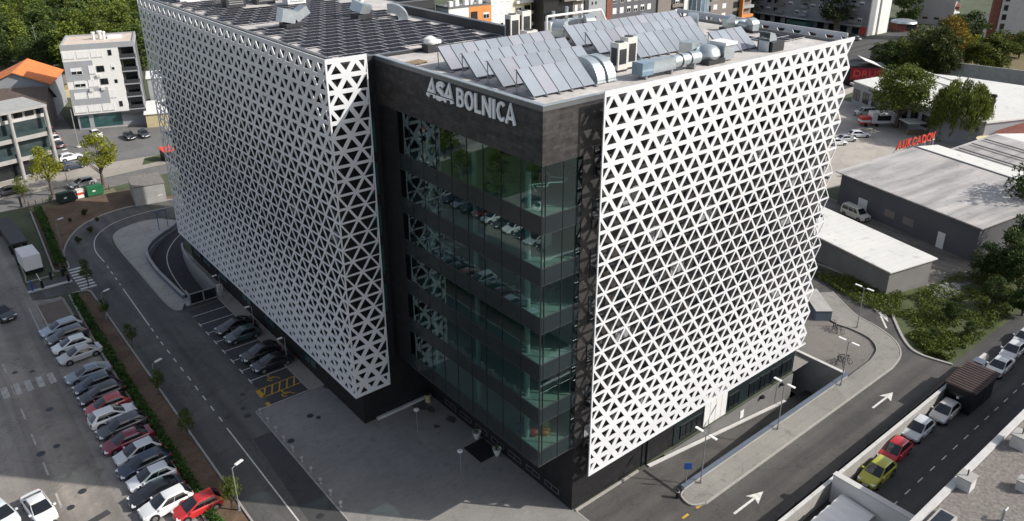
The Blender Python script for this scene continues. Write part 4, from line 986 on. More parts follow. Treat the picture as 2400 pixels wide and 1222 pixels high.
# upper left
nw = 'cars around the apartment block at the left'
car('sedan', -24.2, 118.9, 188, GRY, 'dark saloon driving past the glass office by the young trees', None, 'car')
car('wagon', -12.9, 115.1, 188, (.30, .30, .30), 'grey estate car parked behind the green bins', nw)
car('suv', -11.2, 132.6, 10, WHT, 'white suv parked between the glass office and the young tree', nw)
car('hatch', -11.9, 126.5, 10, NAV, 'dark blue car behind the lime green tree', nw)
car('suv', -11.0, 148.4, 98, WHT, 'white suv at the front of the queue along the lane', nw)
car('hatch', -11.2, 143.4, 98, GRY, 'dark grey car behind the white suv beside the lane', nw)
for i, c in enumerate((BLK, GRY, BLK, NAV)):
    car('hatch', -10.6+.25*i, 154.0+i*5.2, 98, c, ['black car first behind the white suv in the shaded lane', 'grey car second in the shaded lane', 'black car third in the shaded lane', 'navy car last in the shaded lane by the tan hut'][i], nw)
car('suv', *g(225, 316, .6), -86, WHT, 'white car parked in front of the apartment block shop window', nw)
car('sedan', *g(303, 318, .6), -92, BLK, 'black car parked right of the apartment block shop', nw)
car('hatch', *g(337, 314, .6), -92, GRY, 'dark car parked beside the white lattice and the apartment block', nw)
car('hatch', *g(141, 236, .6), 95, BLK, 'black car beside the yellow wall at the end of the lane', nw)
# upper right yard
yd = 'vehicles in the yard at the right'
car('wagon', *g(2014, 314, .7), -38, WHT, 'white estate car in the sunlit yard', yd)
car('sedan', *g(1983, 325, .6), -30, SIL, 'silver saloon behind the white lattice edge in the yard', yd)
car('hatch', *g(1962, 333, .6), -30, WHT, 'white hatchback half behind the white lattice edge in the yard', yd)
car('sedan', *g(2012, 196, .6), -20, WHT, 'white saloon under the red shop sign', yd)
car('van', *g(2028, 262, .9), 145, (.62, .63, .62), 'white van parked near the food truck', yd, 'parked_van')
car('van', 80.9, 18.6, -104, (.66, .62, .52), 'cream van with orange trim in front of the long hall', None, 'parked_van')
st = 'cars along the concrete wall in the right street'
car('suv', *g(2056, 1106, .7), 181, (.42, .42, .04), 'yellow green car nearest the white wall in the right street', st)
car('hatch', *g(2098, 1054, .7), 181, (.50, .02, .03), 'red hatchback beside the concrete wall in the right street', st)
car('hatch', *g(2153, 1003, .7), 181, (.60, .63, .66), 'white hatchback between the red car and the next white car', st)
car('hatch', *g(2215, 962, .7), 181, (.62, .60, .57), 'white car beside the dark wooden kiosk', st)
car('sedan', *g(2343, 856, .7), 181, WHT, 'white saloon just beyond the dark kiosk', st)
car('hatch', *g(2374, 820, .7), 181, (.70, .70, .70), 'white car second beyond the dark kiosk', st)
car('hatch', *g(2402, 790, .7), 181, (.66, .67, .68), 'white car cut by the right frame edge beyond the kiosk', st)
far = 'cars parked at the foot of the far grey slab block'
cc = [SIL, GRY, WHT, RED, SIL, BLK, RED, NAV, WHT, RED, GRY, SIL]; ll = ['silver', 'dark', 'white', 'red', 'grey', 'black', 'red', 'navy', 'pale', 'red', 'grey', 'silver']
pos = ['leftmost by the duct', 'second from the left', 'third from the left', 'fourth from the left', 'left of the poplar', 'under the bare tree', 'right of the glass kiosk', 'before the shops', 'beside the parked red pair', 'near the white end wall', 'in front of the red shop', 'closest to the white end wall']
for i in range(12):
    car('hatch', 229.5+(i % 2)*.8, 150-i*4.4, 90, cc[i], f'{ll[i]} car parked at the far grey slab block, {pos[i]}', far)
car('hatch', *g(2182, 84, .5), 165, WHT, 'white car on the avenue by the far trees'); car('sedan', *g(2158, 97, .5), 165, NAV, 'dark car on the avenue beside the far trees')
lf = 'cars in the far part of the parking lot, left of the frame'
for i in range(13):
    car(['hatch', 'suv', 'sedan', 'wagon'][i % 4], -42.5, 36+i*2.75, 4, [WHT, RED, BLK, SIL, NAV, WHT, GRY][i % 7], 'car in the far parking lot row left of the frame, mirrored in the glass', lf)
for i in range(9):
    car(['sedan', 'hatch', 'suv'][i % 3], -52.0, 34+i*2.8, 184, [SIL, WHT, GRY, RED, WHT, BLK][i % 6], 'car in the far parking lot row left of the frame, mirrored in the glass', lf)
# remove the hidden prototypes
for k, o in CARS.items():
    for c in _tree[o]:
        for d in list(c.children): bpy.data.objects.remove(d)
        bpy.data.objects.remove(c)
    bpy.data.objects.remove(o)
# food truck
t = thing('food_truck', 'white box truck with raised side and red lettered trailer end in the yard', 'truck', (*g(2068, 288, .6), 0), R(-37), yd)
MB().box(-3.0, -1.2, .8, 2.0, 1.2, 3.2).build('box_body', M['white'], t); MB().box(2.05, -1.1, .5, 3.6, 1.1, 2.3).build('cab', M['white'], t); MB().box(3.0, -1.0, 1.4, 3.62, 1.0, 2.1).build('windscreen', M['carglass'], t)
MB().box(-1.9, -1.24, 1.4, 1.2, -1.19, 2.8).build('hatch', M['frame'], t); MB().obox((-.4, -1.7, 3.0), (3.2, 1.1, .06), 0, 0, .25).build('awning', M['white'], t); MB().box(-5.3, -1.0, .6, -3.2, 1.0, 2.2).build('trailer', M['red'], t)
MB().box(-5.32, -1.02, 1.0, -3.18, 1.02, 1.5).build('trailer_band', M['white'], t)
for x in (-4.3, -1.8, 2.8):
    for s in (-1, 1): MB().tube((x, s*1.12-.1, .42), (x, s*1.12+.1, .42), .42, n=14).build('wheel', M['black'], t)
# ================================================================== TREES
def leaf_quads(mb, pts, size, rnd, flat=.0, droop=False):
    for (x, y, z) in pts:
        s = size*rnd.uniform(.6, 1.3)
        a = Vector((rnd.gauss(0, 1), rnd.gauss(0, 1), rnd.gauss(0, 1)*(1-flat))).normalized()
        b = a.orthogonal().normalized(); th = rnd.uniform(0, 6.28); b = (b*math.cos(th)+a.cross(b)*math.sin(th))
        if droop: a = Vector((rnd.gauss(0, .15), rnd.gauss(0, .15), -1)).normalized(); b = Vector((rnd.gauss(0, 1), rnd.gauss(0, 1), 0)).normalized()
        c = Vector((x, y, z)); l = 1.5 if not droop else 2.6
        mb.face([c-b*s*.45, c+a*s*.5*l-b*s*.15, c+a*s*l*.9, c+a*s*.5*l+b*s*.45])
def tree_proto(kind, seed, n, leaf):
    """unit tree 10 m tall: trunk with limbs, crown of leaf clumps"""
    rnd = random.Random(seed); root = bpy.data.objects.new('tree', None)
    tk = MB(); cr = MB(); clumps = []
    if kind == 'poplar':
        tk.tube((0, 0, 0), (0, 0, 9), .22, .05, 8)
        for i in range(46):
            z = 1.2+8.6*i/46; r = (1.55*math.sin(min(1, (z-.6)/4)*1.57)*(1-(z/10.6)**2.2)+.1)
            a = rnd.uniform(0, 6.28); clumps.append((r*.75*math.cos(a), r*.75*math.sin(a), z, .55+r*.25))
    elif kind == 'willow':
        tk.tube((0, 0, 0), (.2, 0, 3.5), .5, .35, 10)
        for i in range(9):
            a = i*.7; tk.tube((.2, 0, 3.3), (2.3*math.cos(a), 2.3*math.sin(a), 6.8+rnd.uniform(-.5, 1.6)), .2, .06, 6)
    else:
        H0, R0, zc = {'broad': (1.2, 4.3, 5.4), 'round': (1.6, 4.4, 5.6), 'young': (2.4, 3.7, 6.0), 'loose': (1.6, 3.3, 5.6), 'shrub': (.3, 4.2, 4.6), 'bush': (.5, 4.4, 4.9)}[kind]
        tk.tube((0, 0, 0), (.1, .05, H0+1), .30, .22, 10)
        rz = 10-zc-.2 if kind not in ('shrub', 'bush') else 4.7
        for i in range({'young': 24, 'round': 46, 'bush': 40}.get(kind, 30)):
            a = rnd.uniform(0, 6.28); e = math.asin(rnd.uniform(-.62 if kind in ('young', 'loose', 'round') else -.95, 1)); q = rnd.uniform(.55, 1.0)
            if kind == 'loose': q = rnd.uniform(.4, 1.1)
            x = R0*.80*q*math.cos(e)*math.cos(a); y = R0*.80*q*math.cos(e)*math.sin(a); z = zc+rz*.85*q*math.sin(e)
            clumps.append((x, y, z, rnd.uniform(.75, 1.35)*(1.15 if kind == 'round' else 1)))
            if i < 14: tk.tube((.1*.7, .03, H0+.4+rnd.uniform(-.4, .8)), (x*.85, y*.85, z-.3), .12, .03, 5)
    if kind == 'willow':
        for i in range(230):
            a = rnd.uniform(0, 6.28); q = rnd.uniform(.15, 1)**.5; x = 3.9*q*math.cos(a)*rnd.uniform(.85, 1.1); y = 3.9*q*math.sin(a); zt = 9.6-3.2*q*q+rnd.uniform(-.7, .5); zb = max(.5, zt-rnd.uniform(2.5, 6.0)*(.5+q*.6)); k = n//230
            leaf_quads(cr, [(x+rnd.gauss(0, .13), y+rnd.gauss(0, .13), zb+(zt-zb)*rnd.random()) for _ in range(k)], leaf, rnd, droop=rnd.random() < .85)
    else:
        k = n//len(clumps)
        for (x, y, z, r) in clumps:
            pts = []
            for _ in range(k):
                v = Vector((rnd.gauss(0, 1), rnd.gauss(0, 1), rnd.gauss(0, 1))).normalized()*r*rnd.uniform(.35, 1)**.6
                pts.append((x+v.x, y+v.y, max(.25, z+v.z*.8)))
            leaf_quads(cr, pts, leaf, rnd, flat=.3)
    put(tk.mesh('trunk', M['bark'], True), 'trunk', root); put(cr.mesh('crown', WILLOWL if kind == 'willow' else LEAF), 'crown', root)
    return root
TP = dict(broad=[tree_proto('broad', 11, 3600, .44), tree_proto('broad', 12, 3600, .44)], round=[tree_proto('round', 21, 9000, .30)], young=[tree_proto('young', 31, 3200, .30), tree_proto('young', 32, 3200, .30)],
          loose=[tree_proto('loose', 41, 1500, .40), tree_proto('loose', 42, 1700, .40)], poplar=[tree_proto('poplar', 51, 1800, .40), tree_proto('poplar', 52, 1800, .40)], willow=[tree_proto('willow', 61, 13800, .23)], bush=[tree_proto('bush', 81, 4400, .42), tree_proto('bush', 82, 4400, .42)], shrub=[tree_proto('shrub', 71, 1100, .8), tree_proto('shrub', 72, 1000, .9)])
for l in TP.values():
    for o in l: _tree[o] = [c for c in bpy.data.objects if c.parent == o]
_ti = 0
def tree(kind, x, y, h, label, col=(1, 1, 1), group=None, name='tree', wide=1.0, cat='tree'):
    global _ti; _ti += 1
    p = TP[kind][_ti % len(TP[kind])]; o = copy_tree(p); o.name = name; o.location = (x, y, 0); o.rotation_euler.z = (_ti*2.399) % 6.283; s = h/10; o.scale = (s*wide, s*wide, s)
    tag(o, label, cat, group)
    for c in o.children:
        if c.name.startswith('crown'): c.color = (*col, 1)
    return o
LIME = (4.2, 3.1, .9); MIDG = (1.75, 1.6, 1.1); DRKG = (.95, 1.05, .9); OLIVE = (2.1, 1.75, 1.0); AUT = (3.4, 1.6, .7)
tree('young', -18.1, 113.4, 9.4, 'yellow green young tree with thin double trunk beside the glass office', LIME, wide=.92)
tree('young', -10.2, 112.0, 10.4, 'lime green young tree standing behind the grey estate car and green bins', LIME, wide=.95)
# young trees along the planting strip
strp = 'saplings in the planting strip'
for i, (px, py, h, lab) in enumerate(((545, 1195, 3.9, 'light green sapling nearest the bottom of the planting strip'), (443, 1032, 4.0, 'dark sapling by the road kerb below the middle of the strip'), (372, 925, 3.6, 'small dark tree in the strip beside the dashed road line'), (312, 815, 3.4, 'small tree in the strip level with the silver estate'), (250, 745, 3.2, 'small tree near the upper end of the long strip'), (208, 672, 4.2, 'sapling at the zebra crossing'), (60, 478, 5.5, 'thin sapling at the corner of the hedge and side street'))):
    x, y = g(px, py); tree('loose', x, y, h, lab, (2.0, 1.8, .9) if i in (0, 6) else (1.3, 1.3, .9), strp, wide=.7)
random.seed(12)
for i in range(9):
    x, y = g(*[(150, 615), (185, 570), (212, 545), (228, 520), (165, 520), (108, 520), (120, 470), (200, 505), (150, 640)][i]); tree('shrub', x, y, random.uniform(.8, 1.5), 'small dark shrub in the bare planting bed inside the road bend', DRKG, 'small shrubs in the planting bed', 'shrub', cat='shrub')
# hedges
def hedge(lab, path, w, h, n, size=.26):
    rnd = random.Random(len(lab)); mb = MB()
    segs = list(zip(path[:-1], path[1:])); Ls = [math.dist(a, b) for a, b in segs]; T = sum(Ls)
    t = thing('hedge', lab, 'hedge')
    pts = []
    for _ in range(n):
        d = rnd.uniform(0, T); k = 0
        while d > Ls[k] and k < len(Ls)-1: d -= Ls[k]; k += 1
        a, b = segs[k]; f = d/Ls[k]; tx, ty = (b[0]-a[0])/Ls[k], (b[1]-a[1])/Ls[k]
        u = rnd.uniform(-1, 1); z = h*rnd.uniform(.08, 1)**.7*(1+.18*math.sin(d*1.3)+.1*math.sin(d*3.1+k)); o = u*w/2*(1.1-.35*(z/h)**2)
        pts.append((a[0]+(b[0]-a[0])*f-ty*o, a[1]+(b[1]-a[1])*f+tx*o, z))
    leaf_quads(mb, pts, size, rnd, .2); mb.build('foliage', IVY, t)
    core = MB(); ribbon(core, path, w*.45, 0, h*.6); core.build('branches', M['bark'], t)
hedge('dark leafy hedge between the car row and the long planting strip', [(-24.55, 6), (-24.5, 40), (-24.2, 70)], .75, .75, 9000)
hedge('leafy hedge along the upper planting bed beside the lattice screened road', [(-23.6, 81.2), (-22.4, 94), (-21.6, 107)], 1.0, .95, 3600)
# ivy, wild growth
rnd = random.Random(9); mb = MB(); pts = []
poly = [(49.4, -10.4), (48.9, -7.6), (51, -5.0), (55, -1.6), (59, 1.0), (62, -.5), (70, -1.0), (77, -2.2), (120, -8), (120, -11.2)]
def inside(x, y, pl):
    c = False
    for i in range(len(pl)):
        (x1, y1), (x2, y2) = pl[i], pl[i-1]
        if (y1 > y) != (y2 > y) and x < (x2-x1)*(y-y1)/(y2-y1)+x1: c = not c
    return c
while len(pts) < 20000:
    x = 49+rnd.random()**1.6*70; y = rnd.uniform(-11.2, 1.5)
    v = math.sin(x*.55+1)*math.sin(y*.8+x*.2)+.6*math.sin(x*1.7)*math.sin(y*1.9)
    if inside(x, y, poly) and v > -.42: pts.append((x, y, rnd.random()*max(.1, .55+.6*v)))
leaf_quads(mb, pts, .26, rnd, .2); o = mb.build('wild_growth', leaf_mat('leaves_scrub', (.035, .058, .010), (.175, .215, .036))); o['kind'] = 'stuff'
rnd = random.Random(4); mb = MB(); pts = []
while len(pts) < 6500:
    x = 54+rnd.random()*12; y = rnd.uniform(-2, 14)
    if y < 17-(x-54)*1.5-.3 and y > -2+(x-54)*.5-.5 and x > 53.5+max(0, (y-2))*.35: pts.append((x, y, rnd.random()*.6))
leaf_quads(mb, pts, .24, rnd, .2); o = mb.build('wild_growth', MATS['leaves_scrub']); o['kind'] = 'stuff'
rub = MB(); rnd = random.Random(2)
for _ in range(260):
    a = rnd.uniform(0, 6.28); q = rnd.random()**.6; s = rnd.uniform(.12, .5); rub.obox((66.5+2.8*q*math.cos(a), -2.6+1.3*q*math.sin(a), .25*(1-q)+s*.3), (s, s*.8, s*.6), rnd.uniform(0, 3), 0, rnd.uniform(-.4, .4), rnd.uniform(-.4, .4))
o = rub.build('rubble_pile', M['concw']); tag(o, 'pale heap of broken concrete in the green scrub beyond the loop road', 'rubble')
for (px, py, h, lab) in ((2225, 755, 3.2, 'dark bush at the loop road edge of the scrub'), (2320, 720, 4.5, 'dark green bush behind the wooden kiosk'), (2385, 690, 6.5, 'tall dark tree at the right frame edge beside the scrub'), (2300, 650, 5.5, 'dark tree at the corner of the long hall'), (2345, 660, 5.0, 'shaded bush right of the long hall corner'), (2395, 740, 5.0, 'dark tree above the parked white cars'), (2180, 800, 1.8, 'low bush beside the loop road kerb'), (2270, 790, 2.2, 'low bush just above the kiosk roof')):
    x, y = g(px, py); tree('broad', x, y, h, lab, DRKG, 'bushes and trees in the scrub')
tree('loose', *g(2425, 560), 15, 'tall sparse tree at the right frame edge over the hall roof', DRKG)
# big trees in the yard
tree('round', *g(2100, 300), 15.4, 'large round dense tree in front of the white roofed hall', (2.1, 1.9, 1.1), wide=1.15)
tree('willow', *g(2238, 334), 14.6, 'weeping willow with hanging pale green branches beside the white hall', (1.35, 1.3, .9), wide=1.0)
tr = 'trees along the avenue'
for (px, py, h, k, c, w, lab) in ((2150, 150, 13, 'bush', MIDG, 1, 'mid green tree behind the brown roof house'), (2068, 172, 10, 'bush', DRKG, 1.1, 'dark green tree just right of the red shop'), (2110, 170, 11, 'bush', MIDG, 1.2, 'green tree behind the large round tree'), (2190, 178, 15, 'bush', (1.1, 1, .8), 1, 'green tree left of the autumn coloured crown'), (2222, 165, 16, 'loose', AUT, 1.15, 'orange brown autumn tree in the middle of the tree group'), (2248, 160, 12, 'bush', LIME, 1, 'bright green tree right of the autumn one'), (2305, 178, 13, 'bush', OLIVE, 1.2, 'pair of olive green crowns behind the long grey wall, left one'), (2328, 176, 13, 'bush', (1.6, 1.4, .9), 1.1, 'olive green crown behind the long grey wall, right one'),
   (2225, 118, 13, 'bush', DRKG, 1.1, 'dark tree in shade before the balcony tower, left of the pair'), (2262, 114, 13, 'bush', DRKG, 1.2, 'dark tree in shade before the balcony tower, right of the pair'), (2388, 135, 9, 'bush', MIDG, 1.1, 'green tree at the right frame edge before the white tower'), (2120, 62, 14, 'bush', DRKG, 1, 'dark tree beside the white end wall of the grey slab block'), (2210, 185, 10, 'bush', (.8, .8, .6), 1.1, 'dark low tree under the autumn crown'), (2170, 175, 9, 'bush', DRKG, 1.2, 'small dark tree between the round tree and the autumn tree'), (1745, 52, 21, 'poplar', DRKG, 1.3, 'dark poplar at the left end of the far grey slab block'), (1955, 82, 15, 'loose', (.55, .6, .5), 1.3, 'dusky tree in front of the far grey slab block')):
    tree(k, *g(px, py), h, lab, c, tr, wide=w)
# woodland in the upper left
random.seed(21); wood = 'woodland trees in the upper left'; placed = 0
wl = {'poplar': 'tall slim tree in the dense woodland behind the orange roof and the apartment block', 'broad': 'rounded green tree in the dense woodland behind the orange roof and the apartment block', 'loose': 'loose crowned tree in the dense woodland behind the orange roof and the apartment block'}
spots = []
for _ in range(6000):
    px = random.uniform(-40, 360); py = random.uniform(-75, 170)
    x, y = g(px, max(py, -80))
    if y < 186 and x < -3.5: continue
    if y < 172 and x < 16: continue
    if y < 200 and -6 < x < 0: continue
    if x > 9 and y < 78: continue
    if any(math.hypot(x-a, y-b) < 4.6 for a, b in spots): continue
    if 118 < px < 150 and 25 < py < 95: continue
    spots.append((x, y))
    if len(spots) >= 280: break
for (x, y) in spots:
    k = random.choices(['poplar', 'broad', 'loose'], [4, 4, 2])[0]; v = random.uniform(1.2, 2.1); c = random.choice([(v, v, .8*v), (1.3*v, 1.15*v, .7*v), (.75*v, .8*v, .7*v), (1.6*v, 1.4*v, .8*v)])
    tree(k, x, y, random.uniform(9, 16), wl[k], c, wood, 'woodland_tree', wide=random.uniform(.9, 1.3) if k != 'poplar' else random.uniform(1.3, 1.8))
for (px, py, h, lab) in ((2345, 662, 8.0, 'dark tree against the shaded gable of the long hall'), (2405, 640, 9.5, 'tall dark tree at the right frame edge before the hall gable')): tree('broad', *g(px, py), h, lab, DRKG, 'bushes and trees in the scrub')
# trees the glass front mirrors
random.seed(8)
for i in range(9): tree('broad', *[(-48, 63), (-54, 86), (-60, 64), (-63, 80), (-70, 70), (-50, 75), (-72, 84), (-57, 72), (-46, 92)][i], random.uniform(5, 9), 'tree on the lawn left of the frame, mirrored in the glass', MIDG, 'trees on the lawn left of the frame')
random.seed(31)
for i in range(26): tree('broad', random.uniform(-110, -72), random.uniform(-50, 130), random.uniform(7, 13), 'tree in the loose row beyond the parking lot, outside the left frame edge', MIDG, 'trees beyond the parking lot')
for l in TP.values():
    for o in l:
        for c in _tree[o]: bpy.data.objects.remove(c)
        bpy.data.objects.remove(o)
# ================================================================== SITE FURNITURE
ball = MB().lathe([(.02, .0), (.17, .0), (.17, .05), (.11, .1), (.11, .32), (.17, .38), (.21, .48), (.22, .6), (.17, .72), (.06, .78)], n=14).mesh('bollard', M['concw'], True)
for (a, b) in ((213, 727), (248, 768), (283, 812), (320, 855), (360, 903), (400, 952), (441, 1001), (485, 1053), (528, 1107), (575, 1160)):
    x, y = g(500+a/1.965, 600+b/1.965); o = put(ball, 'bollard', loc=(-15.35, y, .006)); o.scale = (.8, .8, .8); tag(o, 'pale stone bollard in the row along the plaza edge', 'bollard', 'bollards along the plaza edge')
def lamp(x, y, h, lab, heads=2, rz=0, arm=1.0):
    t = thing('street_lamp', lab, 'street lamp', (x, y, 0), R(rz), 'street lamps')
    MB().lathe([(.16, 0), (.16, .05), (.11, .06), (.10, .5), (.07, .55)], n=10).build('base', M['pole'], t)
    MB().tube((0, 0, .05), (0, 0, h), .065, .045, 10).build('pole', M['pole'], t)
    for s in ((-1, 1) if heads == 2 else (1,)):
        MB().tube((0, 0, h-.03), (s*arm*.4, 0, h+.05), .035, n=8).build('arm', M['pole'], t)
        hd = MB().obox((s*arm*.75, 0, h+.08), (arm*.8, .26, .09)).build('lamp_head', M['white'], t); MB().obox((s*arm*.75, 0, h+.03), (arm*.6, .2, .02)).build('diffuser', M['lampw'], hd)
lamp(11.3, -5.1, 5.6, 'double headed street lamp nearest the rounded tip of the right walkway', rz=-90)
lamp(23.4, -5.1, 5.6, 'double headed street lamp midway along the right ramp wall', rz=-90)
lamp(35.3, -5.1, 5.6, 'double headed street lamp at the far corner of the right ramp', rz=-90)
lamp(48.1, .1, 5.6, 'double headed street lamp at the loop road bend', rz=-90)
lamp(-22.35, 85.0, 5.6, 'single street lamp in the planting bed inside the road bend', 1, 20)
lamp(-22.4, 18.5, 4.6, 'single street lamp by the sapling at the bottom of the planting strip', 1, 20)
lamp(-22.4, 41.0, 3.6, 'single street lamp in the planting strip beside the row of parked cars', 1, 20)
lamp(-22.4, 61.5, 3.6, 'single street lamp in the strip near the zebra crossing', 1, 20)
for i, (y, lab) in enumerate(((57.5, 'short lamp on the pavement by the ramp portal'), (46.8, 'short lamp between the dark cars and the lattice foot'), (37.5, 'short lamp on the pavement above the yellow hatched bay'))): lamp(-9.2, y, 3.4, lab, 1, 180, .7)
lamp(-14.6, 119.2, 6.0, 'lamp post on the forecourt beside the lime green tree', 1, 0)
def disc_lamp(x, y, lab):
    t = thing('plaza_lamp', lab, 'lamp', (x, y, .006), 0, 'disc lamps on the plaza')
    MB().tube((0, 0, 0), (0, 0, 2.5), .045, .04, 10).build('pole', M['pole'], t); MB().lathe([(.05, 2.4), (.26, 2.5), (.28, 2.56), (.2, 2.62)], n=18).build('lamp_head', M['white'], t, smooth=True)
disc_lamp(-4.4, 17.8, 'disc topped lamp on the plaza nearer the dark return wall'); disc_lamp(-4.7, 10.0, 'disc topped lamp on the plaza nearer the glass corner')
for (px, py, lab) in ((1120, 1028, 'white winged planter by the entrance, farther from the corner'), (1166, 1068, 'white winged planter by the entrance, nearer the corner')):
    x, y = g(px, py); t = thing('planter', lab, 'planter', (min(x, -.6), y, .006)); MB().lathe([(.12, 0), (.2, .1), (.42, .8), (.46, .9), (.40, .9), (.34, .75)], n=16).build('bowl', M['white'], t, smooth=True); mb = MB(); leaf_quads(mb, [(random.gauss(0, .14), random.gauss(0, .14), .9+random.random()*.3) for _ in range(60)], .16, random); mb.build('plant', IVY, t)
x, y = g(1140, 1050); struct(MB().box(-2.4, y-1.4, .007, -.1, y+1.4, .02).build('entrance_mat', M['black']))
tag(MB().tube((x, y, .02), (x, y, .021), .02).build('floor_stud', M['pole']), 'tiny metal stud set in the dark entrance mat', 'stud')
t = thing('waste_bin', 'tan cylindrical waste bin at the inner corner of the dark walls', 'bin', (-.9, 21.2, .006)); MB().lathe([(.28, 0), (.3, .1), (.3, .9), (.26, .92)], n=14).build('body', M['tanwall'], t); MB().lathe([(.31, .92), (.31, 1.0), (.1, 1.06)], n=14).build('lid', M['dgrey'], t)
# barrier at the car park entry
t = thing('entry_barrier', 'raised kerb island with white boom barrier at the car park entry', 'barrier', (-28.3, 75.4, 0))
MB().box(-.4, -.22, 0, 5.0, .22, .16).build('island', M['concl'], t)
for x in (1.4, 4.6): MB().box(x-.16, -.14, .16, x+.16, .14, 1.25).build('post', M['frame'], t)
MB().tube((1.4, .1, 1.0), (1.4, 3.2, 1.05), .05, n=8).build('boom', M['white'], t)
MB().box(.1, -.12, .16, .3, .12, 1.6).build('ticket_machine', M['bluesign'], t)
for i, (x, y, lab) in enumerate(((-25.4, 77.9, 'dark barrier post left of the zebra crossing'), (-23.9, 77.9, 'dark barrier post right beside the zebra crossing'))):
    t = thing('barrier_post', lab, 'post', (x, y, 0)); MB().box(-.15, -.13, 0, .15, .13, 1.15).build('housing', M['frame'], t); MB().box(-.03, -.2, .9, .03, 1.6 if i else .2, .98).build('arm', M['frame'], t)
t = thing('height_gauge', 'blue steel height limiting frame at the head of the garage ramp', 'frame', (-8.6, 85.6, .13), R(12))
for x in (0, 1.5): MB().tube((x, 0, 0), (x, 0, 2.9), .06, n=8).build('post', M['bluepost'], t)
MB().box(-.1, -.05, 2.9, 1.6, .05, 3.05).build('crossbeam', M['bluepost'], t)
# left: shelter and white truck
t = thing('box_truck', 'white box lorry with dark cab parked by the brown path near the barrier', 'truck', (-26.9, 83.5, 0), R(93))
MB().box(-2.6, -1.1, .8, 1.6, 1.1, 2.9).build('box_body', M['white'], t); MB().box(1.65, -1.05, .5, 3.3, 1.05, 2.2).build('cab', M['frame'], t); MB().box(2.4, -.95, 1.3, 3.32, .95, 2.0).build('windscreen', M['carglass'], t); MB().box(-2.6, -.9, .5, 3.0, .9, .8).build('chassis', M['black'], t)
for x in (-1.8, 2.6):
    for s in (-1, 1): MB().tube((x, s*.98-.12, .45), (x, s*.98+.12, .45), .45, n=14).build('wheel', M['black'], t)
t = thing('flatbed_trailer', 'long dark flatbed trailer in front of the white box lorry', 'trailer', (-27.2, 95.0, 0), R(92))
MB().box(-6.2, -1.1, 1.9, 6.0, 1.1, 2.2).build('deck', M['dgrey'], t); MB().box(-6.0, -.9, .5, 5.8, -.7, 1.9).build('side_panel', M['frame'], t); MB().box(-6.0, .7, .5, 5.8, .9, 1.9).build('side_panel', M['frame'], t); MB().box(5.0, -1.0, .4, 6.1, 1.0, 1.9).build('end_panel', M['frame'], t)
for x in (-4.6, -3.4, 4.5):
    for s in (-1, 1): MB().tube((x, s*1.02-.1, .45), (x, s*1.02+.1, .45), .45, n=14).build('wheel', M['black'], t)
# bins and garage kiosk
def container(x, y, m, lab, rz=6):
    t = thing('waste_container', lab, 'bin', (x, y, 0), R(rz)); MB().prism([(-1.3, -.8), (1.3, -.8), (1.3, .8), (-1.3, .8)], .2, 1.5).build('body', M[m], t); mb = MB(); mb.box(-1.35, -.85, 1.5, 1.35, .85, 1.62); mb.obox((0, 0, 1.7), (2.4, 1.1, .18)); mb.build('lid', M[m], t)
    for q in (-1, 1):
        for s in (-.6, .6): MB().tube((q*1.0, s-.05, .12), (q*1.0, s+.05, .12), .12, n=10).build('castor', M['black'], t)
    MB().box(-.5, -.83, .9, -.05, -.80, 1.15).build('sticker', M['white'], t)
container(-17.0, 108.4, 'darkbin', 'dark green waste container left of the red and white one'); container(-12.4, 108.9, 'greenbin', 'bright green waste container beside the planting bed corner')
t = thing('recycling_box', 'small red and white recycling box between the two green containers', 'bin', (-14.7, 109.0, 0), R(6)); MB().box(-.5, -.5, .1, .5, .5, 1.5).build('body', M['white'], t); MB().box(-.52, -.52, .7, .52, .52, 1.1).build('band', M['red'], t); MB().box(-.55, -.55, 1.5, .55, .55, 1.6).build('lid', M['acw'], t)
t = thing('ramp_shed', 'plain grey concrete box shed at the edge of the planting bed by the lattice', 'shed', (-8.4, 98.6, 0), R(-8)); MB().box(0, 0, 0, 4.9, 6.0, 3.3).build('wall', M['concw'], t); MB().box(-.1, -.1, 3.3, 5.0, 6.1, 3.42).build('roof', M['roofg'], t); MB().box(3.6, -.03, 1.2, 4.3, .0, 1.35).build('wall_lamp', M['white'], t)
t = thing('red_canopy', 'small red awning booth peeping out behind the white lattice', 'booth', (*g(393, 375), 0), R(10)); MB().box(-.9, -.9, 0, .9, .9, 2.0).build('body', M['frame'], t); MB().obox((0, -.3, 2.3), (2.3, 2.2, .12), 0, 0, .3).build('awning', M['red'], t)
tag(MB().box(-23.6, 110.4, .0, -23.3, 110.7, 1.6).box(-23.65, 110.35, 1.6, -23.25, 110.75, 1.75).build('gate_post', M['frame']), 'black post at the corner of the side street and hedge', 'post')
pts = [(-22.6, 109.4), (-17.9, 109.0), (-8.5, 109.6)]
t = thing('low_fence', 'low timber and wire fence along the worn verge behind the bins', 'fence'); mb = MB(); [mb.pathtube([(x, y+.9, z) for x, y in pts], .03, 6) for z in (.35, .75)]; mb.build('rail', M['wood'], t)
for i in range(13): x = -22.4+i*1.05; MB().box(x-.05, 110.15-.09*i*.2, 0, x+.05, 110.25-.09*i*.2, .95).build('post', M['dgrey'], t)
